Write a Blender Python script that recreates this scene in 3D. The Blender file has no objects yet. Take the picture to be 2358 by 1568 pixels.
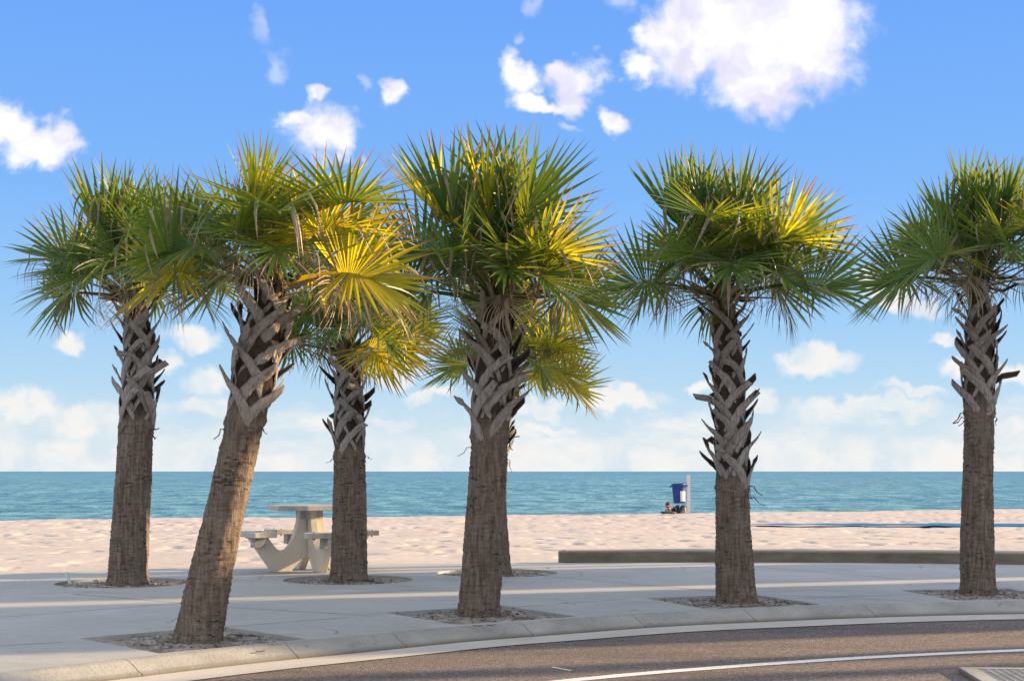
import bpy, bmesh, math, random
import numpy as np
from mathutils import Vector, Matrix, Euler, geometry

R = math.radians
scene = bpy.context.scene
col = scene.collection
H = 1.17                     # eye height above the pavement
FPX = 3275.0                 # focal length in measuring units (50 mm on 36 mm)
CX, HY = 1179.0, 1085.0      # measuring centre and horizon

def ground(px, py, z=0.0):
    d = FPX * (H - z) / (py - HY)
    return Vector(((px - CX) / FPX * d, d, z))

def height_at(py, d):
    return H - (py - HY) / FPX * d

# ------------------------------------------------------------------ object helpers
def tag(o, label=None, cat=None, group=None, kind=None):
    if label: o['label'] = label
    if cat: o['category'] = cat
    if group: o['group'] = group
    if kind: o['kind'] = kind
    return o

def empty(name, loc=(0, 0, 0), rz=0.0):
    o = bpy.data.objects.new(name, None)
    o.location = loc
    o.rotation_euler = (0, 0, rz)
    o.empty_display_size = 0.2
    col.objects.link(o)
    return o

def link(name, me, mat=None, parent=None, smooth=False):
    o = bpy.data.objects.new(name, me)
    if mat and not me.materials: me.materials.append(mat)
    col.objects.link(o)
    if parent: o.parent = parent
    if smooth: me.shade_smooth()
    return o

class MB:
    def __init__(self):
        self.v, self.f, self.mi = [], [], []
    def add(self, verts, faces, m=0):
        b = len(self.v)
        self.v.extend([tuple(p) for p in verts])
        self.f.extend([tuple(i + b for i in q) for q in faces])
        self.mi.extend([m] * len(faces))
    def box(self, c, s, rot=None, m=0):
        c = Vector(c)
        vs = []
        for x in (-.5, .5):
            for y in (-.5, .5):
                for z in (-.5, .5):
                    p = Vector((x * s[0], y * s[1], z * s[2]))
                    if rot: p = rot @ p
                    vs.append(c + p)
        self.add(vs, [(0, 1, 3, 2), (4, 6, 7, 5), (0, 4, 5, 1), (2, 3, 7, 6), (0, 2, 6, 4), (1, 5, 7, 3)], m)
    def tube(self, pts, rad, n=10, m=0, cap=True):
        pts = [Vector(p) for p in pts]
        if not hasattr(rad, '__len__'): rad = [rad] * len(pts)
        b = len(self.v); ref = None
        for i, p in enumerate(pts):
            t = (pts[min(i + 1, len(pts) - 1)] - pts[max(i - 1, 0)]).normalized()
            if ref is None:
                ref = t.orthogonal().normalized()
            ref = (ref - t * ref.dot(t)).normalized()
            u = t.cross(ref)
            for k in range(n):
                a = 2 * math.pi * k / n
                self.v.append(tuple(p + (ref * math.cos(a) + u * math.sin(a)) * rad[i]))
        for i in range(len(pts) - 1):
            for k in range(n):
                k2 = (k + 1) % n
                self.f.append((b + i * n + k, b + i * n + k2, b + (i + 1) * n + k2, b + (i + 1) * n + k)); self.mi.append(m)
        if cap:
            self.f.append(tuple(b + k for k in range(n))[::-1]); self.mi.append(m)
            e = b + (len(pts) - 1) * n
            self.f.append(tuple(e + k for k in range(n))); self.mi.append(m)
    def lathe(self, prof, n=32, m=0, cap=True):
        b = len(self.v)
        for r, z in prof:
            for k in range(n):
                a = 2 * math.pi * k / n
                self.v.append((r * math.cos(a), r * math.sin(a), z))
        for i in range(len(prof) - 1):
            for k in range(n):
                k2 = (k + 1) % n
                self.f.append((b + i * n + k, b + i * n + k2, b + (i + 1) * n + k2, b + (i + 1) * n + k)); self.mi.append(m)
        if cap:
            self.f.append(tuple(b + k for k in range(n))[::-1]); self.mi.append(m)
            e = b + (len(prof) - 1) * n
            self.f.append(tuple(e + k for k in range(n))); self.mi.append(m)
    def prism(self, poly, z0, z1, m=0):
        n = len(poly)
        vs = [(x, y, z0) for x, y in poly] + [(x, y, z1) for x, y in poly]
        fs = [tuple(range(n))[::-1], tuple(range(n, 2 * n))]
        for i in range(n):
            j = (i + 1) % n
            fs.append((i, j, n + j, n + i))
        self.add(vs, fs, m)
    def mesh(self, name, mats=(), bevel=0.0, seg=2):
        me = bpy.data.meshes.new(name)
        me.from_pydata(self.v, [], self.f)
        for mt in mats: me.materials.append(mt)
        if len(mats) > 1: me.polygons.foreach_set('material_index', self.mi)
        bm = bmesh.new(); bm.from_mesh(me)
        bmesh.ops.recalc_face_normals(bm, faces=bm.faces)
        if bevel:
            es = [e for e in bm.edges if len(e.link_faces) == 2 and e.calc_face_angle(0) > 0.6]
            bmesh.ops.bevel(bm, geom=es, offset=bevel, segments=seg, profile=.6, affect='EDGES')
        bm.to_mesh(me); bm.free()
        return me
    def build(self, name, mat, parent=None, bevel=0.0, smooth=False, seg=2):
        mats = mat if isinstance(mat, (list, tuple)) else [mat]
        return link(name, self.mesh(name, mats, bevel, seg), None, parent, smooth)

# ------------------------------------------------------------------ node helpers
class NT:
    def __init__(self, tree):
        self.t = tree; self.t.nodes.clear()
    def n(self, typ, ins=None, **attrs):
        nd = self.t.nodes.new(typ)
        for k, v in attrs.items(): setattr(nd, k, v)
        for k, v in (ins or {}).items():
            s = nd.inputs[k]
            if isinstance(v, bpy.types.NodeSocket): self.t.links.new(v, s)
            else: s.default_value = v
        return nd
    def math(self, op, a, b=0.0, c=0.0, clamp=False):
        nd = self.n('ShaderNodeMath', operation=op, use_clamp=clamp)
        for i, v in enumerate((a, b, c)):
            if isinstance(v, bpy.types.NodeSocket): self.t.links.new(v, nd.inputs[i])
            else: nd.inputs[i].default_value = v
        return nd.outputs[0]
    def vec(self, op, a, b=None, c=None):
        nd = self.n('ShaderNodeVectorMath', operation=op)
        for i, v in enumerate((a, b, c)):
            if v is None: continue
            if isinstance(v, bpy.types.NodeSocket): self.t.links.new(v, nd.inputs[i])
            else: nd.inputs[i].default_value = v
        return nd
    def mix(self, f, a, b, blend='MIX'):
        nd = self.n('ShaderNodeMix', data_type='RGBA', blend_type=blend, clamp_factor=True)
        for i, v in ((0, f), (6, a), (7, b)):
            if isinstance(v, bpy.types.NodeSocket): self.t.links.new(v, nd.inputs[i])
            else: nd.inputs[i].default_value = v if i == 0 else (tuple(v) + (1,))[:4]
        return nd.outputs[2]
    def ramp(self, f, stops, interp='LINEAR'):
        nd = self.n('ShaderNodeValToRGB')
        cr = nd.color_ramp; cr.interpolation = interp
        while len(cr.elements) < len(stops): cr.elements.new(0.5)
        for e, (p, c) in zip(cr.elements, stops):
            e.position = p
            e.color = (c, c, c, 1) if not hasattr(c, '__len__') else (tuple(c) + (1,))[:4]
        self.t.links.new(f, nd.inputs[0])
        return nd.outputs[0]
    def noise(self, vec, scale, detail=4, rough=.55, dist=0.0):
        return self.n('ShaderNodeTexNoise', {'Vector': vec, 'Scale': scale, 'Detail': detail, 'Roughness': rough, 'Distortion': dist})
    def scaled(self, vec, s):
        return self.vec('MULTIPLY', vec, s).outputs[0]
    def smooth(self, x, a, b):
        nd = self.n('ShaderNodeMapRange', interpolation_type='SMOOTHSTEP')
        self.t.links.new(x, nd.inputs[0]); nd.inputs[1].default_value = a; nd.inputs[2].default_value = b
        return nd.outputs[0]
    def bump(self, h, strength, dist, normal=None):
        nd = self.n('ShaderNodeBump', {'Height': h, 'Strength': strength, 'Distance': dist})
        if normal: self.t.links.new(normal, nd.inputs['Normal'])
        return nd.outputs[0]

def new_mat(name):
    m = bpy.data.materials.new(name); m.use_nodes = True
    return m, NT(m.node_tree)

def finish(t, color, rough=.8, normal=None, spec=.3, metallic=0.0):
    p = t.n('ShaderNodeBsdfPrincipled', {'Roughness': rough, 'Specular IOR Level': spec, 'Metallic': metallic})
    if isinstance(color, bpy.types.NodeSocket): t.t.links.new(color, p.inputs['Base Color'])
    else: p.inputs['Base Color'].default_value = (*color, 1)
    if normal: t.t.links.new(normal, p.inputs['Normal'])
    o = t.n('ShaderNodeOutputMaterial', {'Surface': p.outputs[0]})
    return p

def coords(t, obj=True):
    return t.n('ShaderNodeTexCoord').outputs['Object'] if obj else t.n('ShaderNodeNewGeometry').outputs['Position']

def simple_mat(name, c1, c2, scale=8, rough=.7, bump=.0, bdist=.01, spec=.3, metallic=0.0, detail=5):
    m, t = new_mat(name)
    co = coords(t)
    nz = t.noise(co, scale, detail).outputs[0]
    c = t.ramp(nz, [(.3, c1), (.7, c2)])
    nrm = None
    if bump:
        nrm = t.bump(t.noise(co, scale * 4, 4).outputs[0], bump, bdist)
    finish(t, c, rough, nrm, spec, metallic)
    return m

# ------------------------------------------------------------------ camera
cam_d = bpy.data.cameras.new('camera'); cam = bpy.data.objects.new('camera', cam_d)
col.objects.link(cam)
cam.location = (0, 0, H); cam.rotation_euler = (R(90), 0, 0)
cam_d.lens = 50; cam_d.sensor_width = 36
cam_d.shift_y = (1085 - 784) / 2358.0
cam_d.clip_start = .1; cam_d.clip_end = 60000
scene.camera = cam

# ------------------------------------------------------------------ light
SUN_EL, SUN_AZ = 14.0, 17.0     # elevation; bearing from +X toward +Y
sd = Vector((math.cos(R(SUN_EL)) * math.cos(R(SUN_AZ)), math.cos(R(SUN_EL)) * math.sin(R(SUN_AZ)), math.sin(R(SUN_EL))))
sun_d = bpy.data.lights.new('sun', 'SUN'); sun = bpy.data.objects.new('sun', sun_d); col.objects.link(sun)
sun.rotation_euler = sd.to_track_quat('Z', 'Y').to_euler()
sun.location = sd * 50
sun_d.energy = 11.0; sun_d.angle = R(.53); sun_d.color = (1.0, .69, .37)

scene.view_settings.view_transform = 'Standard'
scene.view_settings.look = 'None'
scene.view_settings.exposure = 0; scene.view_settings.gamma = 1
scene.cycles.max_bounces = 6
scene.cycles.diffuse_bounces = 3
scene.cycles.transmission_bounces = 4
scene.cycles.transparent_max_bounces = 4
scene.cycles.sample_clamp_indirect = 4

# ------------------------------------------------------------------ sky
CLOUDS = [  # bearing / elevation of each cloud lobe, in measuring units, and its radii
 (1760, 40, 190, 150), (1650, 40, 130, 110), (1860, 80, 115, 130), (1770, 195, 105, 65), (1560, 90, 75, 95), (1700, 130, 110, 70),
 (1478, 150, 42, 34), (1600, 140, 65, 50), (1500, 85, 40, 40),
 (1185, 180, 42, 48), (1325, 180, 66, 52), (1320, 230, 48, 40), (1245, 252, 75, 22), (1412, 268, 36, 30), (1280, 148, 36, 22),
 (893, 200, 28, 36), (735, 218, 34, 18), (745, 296, 80, 58), (685, 268, 50, 24), (795, 312, 36, 46),
 (20, 290, 70, 46), (80, 330, 85, 46), (135, 305, 46, 44), (-60, 250, 80, 50),
 (2050, 658, 66, 38), (2125, 690, 50, 28), (1990, 628, 42, 30), (1870, 842, 90, 34), (1430, 925, 100, 26),
 (1610, 894, 40, 16), (1750, 920, 46, 24), (2170, 775, 44, 20), (2205, 850, 50, 26), (2330, 850, 70, 28), (162, 783, 40, 30), (440, 775, 80, 30),
 (380, 832, 50, 26), (480, 866, 60, 34), (500, 930, 95, 30), (60, 930, 100, 44), (220, 965, 110, 44), (915, 968, 70, 22), (1250, 938, 66, 20),
 (1005, 916, 56, 18), (915, 866, 56, 24), (1250, 980, 76, 16), (2000, 950, 190, 30), (2100, 905, 80, 18), (2280, 985, 90, 26), (1280, 850, 60, 40)]
FAINT = [(597, 70, 20, 42), (632, 152, 26, 30), (1435, 14, 34, 22), (838, 180, 14, 16), (858, 352, 12, 14), (1197, 95, 12, 16), (1215, 8, 16, 20), (1300, 305, 22, 12)]

def build_world():
    w = bpy.data.worlds.new('World'); scene.world = w; w.use_nodes = True
    t = NT(w.node_tree)
    d = t.vec('NORMALIZE', t.n('ShaderNodeTexCoord').outputs['Generated']).outputs[0]
    s = t.n('ShaderNodeSeparateXYZ', {0: d}).outputs
    x, y, z = s[0], s[1], s[2]
    ysafe = t.math('MAXIMUM', y, .05)
    U = t.math('DIVIDE', x, ysafe); W = t.math('DIVIDE', z, ysafe)
    U = t.math('MULTIPLY', U, FPX / 1000); W = t.math('MULTIPLY', W, FPX / 1000)
    uv = t.n('ShaderNodeCombineXYZ', {0: U, 1: W, 2: 0.0}).outputs[0]
    # blue of the clear sky by elevation
    grad = t.ramp(z, [(0.0, (.70, .81, .89)), (.02, (.68, .82, .91)), (.06, (.49, .73, .94)), (.11, (.35, .63, .97)), (.19, (.225, .50, 1.0)),
                      (.31, (.165, .41, 1.0)), (.60, (.17, .38, .95)), (1.0, (.2, .4, .9))])
    sky = t.n('ShaderNodeTexSky', sky_type='NISHITA', sun_disc=False, sun_elevation=R(SUN_EL), sun_rotation=R(90 - SUN_AZ), altitude=0, air_density=1.0, dust_density=.6, ozone_density=2.0)
    skyb = t.vec('SCALE', sky.outputs[0]); skyb.inputs['Scale'].default_value = .10
    base = t.mix(.06, grad, skyb.outputs[0])
    # irregular edges
    n1 = t.noise(uv, 5.0, 3, .5).outputs['Color']
    wob = t.vec('SCALE', t.vec('SUBTRACT', n1, (.5, .5, .5)).outputs[0]); wob.inputs['Scale'].default_value = .13
    n1b = t.noise(uv, 19.0, 3, .55).outputs['Color']
    wob2 = t.vec('SCALE', t.vec('SUBTRACT', n1b, (.5, .5, .5)).outputs[0]); wob2.inputs['Scale'].default_value = .07
    uvw = t.vec('ADD', t.vec('ADD', uv, wob.outputs[0]).outputs[0], wob2.outputs[0]).outputs[0]
    def field(lobes):
        cur = None
        for (px, py, rx, ry) in lobes:
            iu, iw = 1000 / (rx * 1.22), 1000 / (ry * 1.22)
            cu, cw = (px - CX) / 1000, (HY - py) / 1000
            v = t.vec('MULTIPLY_ADD', uvw, (iu, iw, 0), (-cu * iu, -cw * iw, 0)).outputs[0]
            l = t.vec('LENGTH', v).outputs['Value']
            cur = l if cur is None else t.math('SMOOTH_MIN', cur, l, .25)
        return t.math('SUBTRACT', 1.0, cur)
    fb = t.noise(uv, 9.0, 8, .62, .3).outputs[0]
    fbc = t.math('SUBTRACT', fb, .5)
    f = field([c for c in CLOUDS if c[1] < 420])
    a1 = t.smooth(t.math('ADD', f, t.math('MULTIPLY', fbc, 1.3)), -.12, .55)
    fl = field([c for c in CLOUDS if c[1] >= 420])
    al = t.math('MULTIPLY', t.smooth(t.math('ADD', fl, t.math('MULTIPLY', fbc, 1.0)), .0, .60), .93)
    a1 = t.math('MAXIMUM', a1, al)
    ff = field(FAINT)
    a2 = t.math('MULTIPLY', t.smooth(t.math('ADD', ff, t.math('MULTIPLY', fbc, 1.2)), -.2, .9), .38)
    # low bank of haze and cumulus along the horizon
    uvs = t.scaled(uv, (3.2, 9.0, 1))
    lb = t.noise(uvs, 1.6, 7, .6, .2).outputs[0]
    band = t.math('SUBTRACT', .70, t.math('MULTIPLY', W, 2.2))
    a3 = t.math('MULTIPLY', t.smooth(t.math('ADD', lb, t.math('SUBTRACT', band, .84)), .0, .32), t.smooth(W, .32, .10))
    front = t.smooth(y, .12, .3)
    alpha = t.math('MAXIMUM', a1, t.math('MAXIMUM', a2, t.math('MULTIPLY', a3, .9)))
    alpha = t.math('MULTIPLY', alpha, front)
    # cloud colour: white tops, lavender hollows, creamy low down
    sh = t.noise(uvw, 6.5, 4, .5, .4).outputs[0]
    cc = t.mix(t.smooth(sh, .43, .64), (1.02, 1.02, 1.03), (.80, .78, .97))
    low = t.smooth(W, .58, .25)
    ccl = t.mix(t.smooth(sh, .40, .70), (.95, .93, .895), (.70, .81, .88))
    cc = t.mix(low, cc, ccl)
    colr = t.mix(alpha, base, cc)
    # unseen bright cloud added overhead and behind to lift the ambient light
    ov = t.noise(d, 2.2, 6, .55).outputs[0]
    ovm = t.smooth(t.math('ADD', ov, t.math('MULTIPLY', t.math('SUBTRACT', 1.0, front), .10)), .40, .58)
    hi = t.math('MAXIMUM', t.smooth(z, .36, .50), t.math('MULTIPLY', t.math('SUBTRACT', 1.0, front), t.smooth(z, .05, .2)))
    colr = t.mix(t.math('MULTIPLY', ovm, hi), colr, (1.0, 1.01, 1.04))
    colr = t.mix(t.smooth(z, .0, -.02), colr, (.45, .47, .48))
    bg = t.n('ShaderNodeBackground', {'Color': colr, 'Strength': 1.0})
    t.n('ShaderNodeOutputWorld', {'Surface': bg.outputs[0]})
    w.cycles.sampling_method = 'MANUAL'
    w.cycles.sample_map_resolution = 512
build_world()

# ------------------------------------------------------------------ numpy noise
def vnoise(x, y, seed):
    rs = np.random.RandomState(seed)
    T = rs.rand(256, 256)
    xi = np.floor(x).astype(int); yi = np.floor(y).astype(int)
    fx = x - xi; fy = y - yi
    fx = fx * fx * (3 - 2 * fx); fy = fy * fy * (3 - 2 * fy)
    a = T[xi % 256, yi % 256]; b = T[(xi + 1) % 256, yi % 256]
    c = T[xi % 256, (yi + 1) % 256]; d = T[(xi + 1) % 256, (yi + 1) % 256]
    return (a * (1 - fx) + b * fx) * (1 - fy) + (c * (1 - fx) + d * fx) * fy

def grid_mesh(name, X, Y, Z):
    r, c = X.shape
    me = bpy.data.meshes.new(name)
    v = np.stack([X, Y, Z], -1).reshape(-1, 3)
    idx = np.arange(r * c).reshape(r, c)
    q = np.stack([idx[:-1, :-1], idx[:-1, 1:], idx[1:, 1:], idx[1:, :-1]], -1).reshape(-1, 4)
    me.vertices.add(len(v)); me.vertices.foreach_set('co', v.ravel())
    me.loops.add(q.size); me.loops.foreach_set('vertex_index', q.ravel().astype(np.int32))
    me.polygons.add(len(q)); me.polygons.foreach_set('loop_start', (np.arange(len(q)) * 4).astype(np.int32))
    me.update(calc_edges=True); me.validate()
    return me

# ------------------------------------------------------------------ plan lines
ZG = -.085                                     # gutter level
KERB_TOP = [(-9.0, 1.6, 0), (-5.2, 5.9, 0), (-3.6, 7.6, 0)] + [tuple(ground(px, py)) for px, py in
    [(284.6, 1516), (528, 1489.5), (656, 1478), (875, 1458.7), (1073, 1439), (1184, 1434), (1446, 1413.5), (1654, 1403.6), (1971, 1391), (2358, 1382.7)]] + [(8, 13.35, 0), (16, 14.1, 0), (40, 14.6, 0)]
EDGE = [(-40, -14), (-20, 6), (-10, 14.0), (-5.87, 16.3), (-3.46, 17.5), (-1.65, 17.85), (.51, 18.3), (3.0, 18.42), (6.4, 18.05), (12, 17.6), (40, 16.6)]

def resample(pts, step):
    pts = [Vector(p) for p in pts]
    # Catmull-Rom then even spacing
    dense = []
    for i in range(len(pts) - 1):
        p0 = pts[max(i - 1, 0)]; p1 = pts[i]; p2 = pts[i + 1]; p3 = pts[min(i + 2, len(pts) - 1)]
        for k in range(12):
            u = k / 12
            dense.append(.5 * ((2 * p1) + (p2 - p0) * u + (2 * p0 - 5 * p1 + 4 * p2 - p3) * u * u + (3 * p1 - p0 - 3 * p2 + p3) * u ** 3))
    dense.append(pts[-1])
    out = [dense[0]]; acc = 0
    for a, b in zip(dense, dense[1:]):
        L = (b - a).length
        if L < 1e-9: continue
        pos = step - acc
        while pos <= L:
            out.append(a.lerp(b, pos / L)); pos += step
        acc = L - (pos - step)
    return out

kt = resample(KERB_TOP, .1)
# light smoothing of the measured line
for _ in range(30):
    kt = [kt[0]] + [(kt[i - 1] + kt[i] * 2 + kt[i + 1]) / 4 for i in range(1, len(kt) - 1)] + [kt[-1]]
def normals(line):
    out = []
    for i in range(len(line)):
        t = (line[min(i + 1, len(line) - 1)] - line[max(i - 1, 0)]).normalized()
        out.append(Vector((t.y, -t.x, 0)))     # toward the road
    return out
kn = normals(kt)

def kerb_width(i):
    x = kt[i].x
    return .24 + .06 * max(0, min(1, x / 3)) if x > -2.4 else .24

# ------------------------------------------------------------------ materials of the ground
def segdist(t, pos2, a, b):
    ab = Vector((b[0] - a[0], b[1] - a[1], 0)); L2 = ab.length_squared
    pa = t.vec('SUBTRACT', pos2, (a[0], a[1], 0)).outputs[0]
    h = t.math('DIVIDE', t.vec('DOT_PRODUCT', pa, tuple(ab)).outputs['Value'], L2, clamp=True)
    sc = t.n('ShaderNodeVectorMath', operation='SCALE'); sc.inputs[0].default_value = tuple(ab); t.t.links.new(h, sc.inputs['Scale'])
    return t.vec('LENGTH', t.vec('SUBTRACT', pa, sc.outputs[0]).outputs[0]).outputs['Value']

def G2(px, py): 
    v = ground(px, py); return (v.x, v.y)
JOINTS = [((-5.6, 9.9), G2(0, 1420.5)), (G2(0, 1420.5), G2(425, 1388)), (G2(425, 1388), (-.9, 14.1)), ((-4.2, 13.6), G2(517, 1396.6)), (G2(517, 1396.6), G2(866, 1418)),
          (G2(400, 1453), G2(515, 1443)), (G2(515, 1443), G2(804, 1420.6)), ((-4.6, 8.9), G2(140, 1478)), (G2(1106, 1403), G2(1449, 1377.8)), (G2(1238, 1324), G2(1654, 1362)), (G2(1654, 1362), (3.6, 12.85)),
          ((-.4, 17.9), G2(1238, 1324)), (G2(1850, 1376), G2(2100, 1368)), ((2.4, 18.4), (5.3, 13.8))]
def mat_pavement():
    m, t = new_mat('concrete_pavement')
    pos = coords(t, False)
    p2 = t.scaled(pos, (1, 1, 0))
    cloud = t.noise(pos, .55, 5, .6).outputs[0]
    brush = t.noise(t.scaled(pos, (1.2, 9, 1)), 1.6, 6, .7).outputs[0]
    fine = t.noise(pos, 60, 3, .6).outputs[0]
    c = t.ramp(cloud, [(.28, (.32, .335, .34)), (.72, (.44, .45, .445))])
    c = t.mix(t.math('MULTIPLY', t.smooth(brush, .42, .75), .55), c, (.52, .515, .50))
    stain = t.noise(pos, 2.1, 6, .7).outputs[0]
    c = t.mix(t.math('MULTIPLY', t.smooth(stain, .54, .74), .42), c, (.27, .255, .23))
    drift = t.math('MULTIPLY', t.smooth(t.noise(t.scaled(pos, (.6, 1.5, 1)), 1.3, 6, .65).outputs[0], .54, .68), .6)
    c = t.mix(drift, c, (.54, .52, .49))
    blot = t.noise(pos, 9, 3, .5).outputs[0]
    c = t.mix(t.math('MULTIPLY', t.smooth(blot, .70, .76), .5), c, (.20, .19, .17))
    crk = t.n('ShaderNodeTexVoronoi', {'Vector': t.vec('ADD', pos, t.vec('MULTIPLY', t.noise(pos, 3, 4).outputs['Color'], (.35, .35, .0)).outputs[0]).outputs[0], 'Scale': .42}, feature='DISTANCE_TO_EDGE').outputs['Distance']
    c = t.mix(t.math('MULTIPLY', t.math('MULTIPLY', t.smooth(crk, .0028, .001), t.smooth(t.noise(pos, .5, 2).outputs[0], .52, .56)), .7), c, (.12, .11, .1))
    speck = t.noise(pos, 26, 2, .5).outputs[0]
    c = t.mix(t.math('MULTIPLY', t.smooth(speck, .68, .74), .5), c, (.16, .14, .12))
    d = None
    wob = t.math('MULTIPLY', t.math('SUBTRACT', t.noise(pos, 5, 3).outputs[0], .5), .02)
    for a, b in JOINTS:
        q = segdist(t, p2, a, b)
        d = q if d is None else t.math('MINIMUM', d, q)
    d = t.math('ADD', d, wob)
    j = t.smooth(d, .013, .004)
    jd = t.smooth(d, .05, .0)
    c = t.mix(t.math('MULTIPLY', jd, .28), c, (.25, .23, .2))
    c = t.mix(t.math('MULTIPLY', j, .85), c, (.09, .08, .07))
    nrm = t.bump(t.math('ADD', fine, t.math('MULTIPLY', brush, .8)), .25, .01)
    nrm = t.bump(j, -.6, .02, nrm)
    finish(t, c, .85, nrm, .25)
    return m

def mat_kerb():
    m, t = new_mat('weathered_kerb_concrete')
    pos = coords(t, False)
    a = t.noise(pos, 2.2, 6, .65).outputs[0]
    c = t.ramp(a, [(.3, (.26, .26, .25)), (.55, (.36, .36, .345)), (.75, (.44, .435, .415))])
    sp = t.n('ShaderNodeTexVoronoi', {'Vector': pos, 'Scale': 55.0}).outputs['Distance']
    patch = t.smooth(t.noise(pos, 1.7, 4, .6).outputs[0], .42, .62)
    c = t.mix(t.math('MULTIPLY', t.smooth(sp, .28, .12), t.math('MULTIPLY', patch, .75)), c, (.62, .61, .58))
    dk = t.noise(t.scaled(pos, (1, 1, 3)), 7, 5, .7).outputs[0]
    c = t.mix(t.math('MULTIPLY', t.smooth(dk, .56, .72), .5), c, (.15, .14, .125))
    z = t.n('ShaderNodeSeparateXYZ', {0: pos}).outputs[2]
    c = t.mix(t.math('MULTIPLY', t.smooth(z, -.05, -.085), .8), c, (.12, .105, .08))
    nrm = t.bump(t.noise(pos, 38, 5, .7).outputs[0], .55, .012)
    nrm = t.bump(sp, -.25, .006, nrm)
    finish(t, c, .9, nrm, .2)
    return m

def mat_gutter():
    m, t = new_mat('gutter_concrete')
    pos = coords(t, False)
    a = t.noise(pos, 1.5, 6, .65).outputs[0]
    c = t.ramp(a, [(.3, (.44, .425, .40)), (.7, (.57, .55, .515))])
    s = t.noise(pos, 14, 4, .7).outputs[0]
    c = t.mix(t.math('MULTIPLY', t.smooth(s, .6, .75), .4), c, (.3, .27, .23))
    finish(t, c, .85, t.bump(t.noise(pos, 70, 3).outputs[0], .2, .006), .25)
    return m

def mat_road():
    m, t = new_mat('asphalt_aggregate')
    pos = coords(t, False)
    ag = t.n('ShaderNodeTexVoronoi', {'Vector': pos, 'Scale': 95.0, 'Randomness': 1.0})
    rnd = t.n('ShaderNodeSeparateColor', {0: ag.outputs['Color']}).outputs[0]
    c = t.ramp(rnd, [(.0, (.13, .112, .106)), (.4, (.235, .20, .186)), (.75, (.34, .287, .262)), (1.0, (.52, .43, .385))])
    big = t.noise(pos, .7, 5, .6).outputs[0]
    c = t.mix(t.math('MULTIPLY', t.smooth(big, .4, .7), .45), c, (.24, .212, .20))
    tyre = t.smooth(t.noise(t.scaled(pos, (.25, 1.6, 1)), 1.1, 4, .6).outputs[0], .50, .68)
    c = t.mix(t.math('MULTIPLY', tyre, .4), c, (.085, .08, .082))
    fine = t.noise(pos, 130, 2, .7).outputs[0]
    c = t.mix(t.math('MULTIPLY', t.smooth(fine, .58, .75), .5), c, (.34, .29, .25))
    h = t.math('ADD', t.math('MULTIPLY', ag.outputs['Distance'], -1.0), t.math('MULTIPLY', fine, .7))
    nrm = t.bump(h, 1.0, .022)
    finish(t, c, .85, nrm, .25)
    return m

def mat_paint():
    m, t = new_mat('white_road_paint')
    pos = coords(t, False)
    w = t.noise(pos, 22, 5, .75).outputs[0]
    c = t.ramp(w, [(.34, (.50, .48, .46)), (.48, (.78, .76, .74))])
    finish(t, c, .7, t.bump(t.noise(pos, 90, 3).outputs[0], .5, .008), .3)
    return m

def mat_sand():
    m, t = new_mat('beach_sand')
    pos = coords(t, False)
    a = t.noise(pos, .35, 5, .6).outputs[0]
    c = t.ramp(a, [(.3, (.48, .428, .392)), (.7, (.565, .51, .47))])
    b = t.noise(t.scaled(pos, (1, 1.6, 1)), 4.5, 6, .65).outputs[0]
    c = t.mix(t.math('MULTIPLY', t.smooth(b, .50, .72), .5), c, (.50, .45, .42))
    y = t.n('ShaderNodeSeparateXYZ', {0: pos}).outputs[1]
    wet = t.math('MULTIPLY', t.smooth(y, 34, 46), .6)
    c = t.mix(wet, c, (.50, .44, .43))
    h = t.noise(t.scaled(pos, (1, 1, 1)), 3.2, 7, .68, .3).outputs[0]
    nrm = t.bump(h, .35, .06)
    finish(t, c, .95, nrm, .1)
    return m

def mat_water():
    m, t = new_mat('sea_water')
    pos = coords(t, False)
    p = t.scaled(pos, (.42, 1.0, 1))
    xyz = t.n('ShaderNodeSeparateXYZ', {0: pos}).outputs
    y = xyz[1]
    ly = t.math('MULTIPLY', t.math('LOGARITHM', t.math('MAXIMUM', y, 1.0), math.e), 40.0)
    n2 = t.noise(t.n('ShaderNodeCombineXYZ', {0: t.math('MULTIPLY', xyz[0], .55), 1: ly, 2: 0.0}).outputs[0], .8, 5, .7, .4).outputs[0]
    n3 = t.noise(t.n('ShaderNodeCombineXYZ', {0: t.math('MULTIPLY', xyz[0], .07), 1: t.math('MULTIPLY', ly, .45), 2: 3.0}).outputs[0], .8, 6, .72, .4).outputs[0]
    n1 = t.noise(t.n('ShaderNodeCombineXYZ', {0: t.math('MULTIPLY', xyz[0], .02), 1: t.math('MULTIPLY', ly, 1.6), 2: 7.0}).outputs[0], .8, 7, .75, .4).outputs[0]
    far = t.smooth(t.math('LOGARITHM', t.math('MAXIMUM', y, 1.0), 10.0), 1.8, 3.6)
    near = t.mix(t.smooth(n2, .36, .66), (.028, .135, .205), (.21, .435, .485))
    farc = t.mix(t.smooth(n1, .36, .66), (.035, .15, .255), (.13, .33, .43))
    c = t.mix(far, near, farc)
    c = t.mix(t.math('MULTIPLY', t.smooth(n3, .46, .62), .6), c, (.035, .17, .27))
    c = t.mix(t.math('MULTIPLY', t.smooth(n3, .46, .30), .35), c, (.25, .48, .55))
    nrm = t.bump(n2, .8, .8)
    finish(t, c, .45, nrm, .15)
    return m

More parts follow.
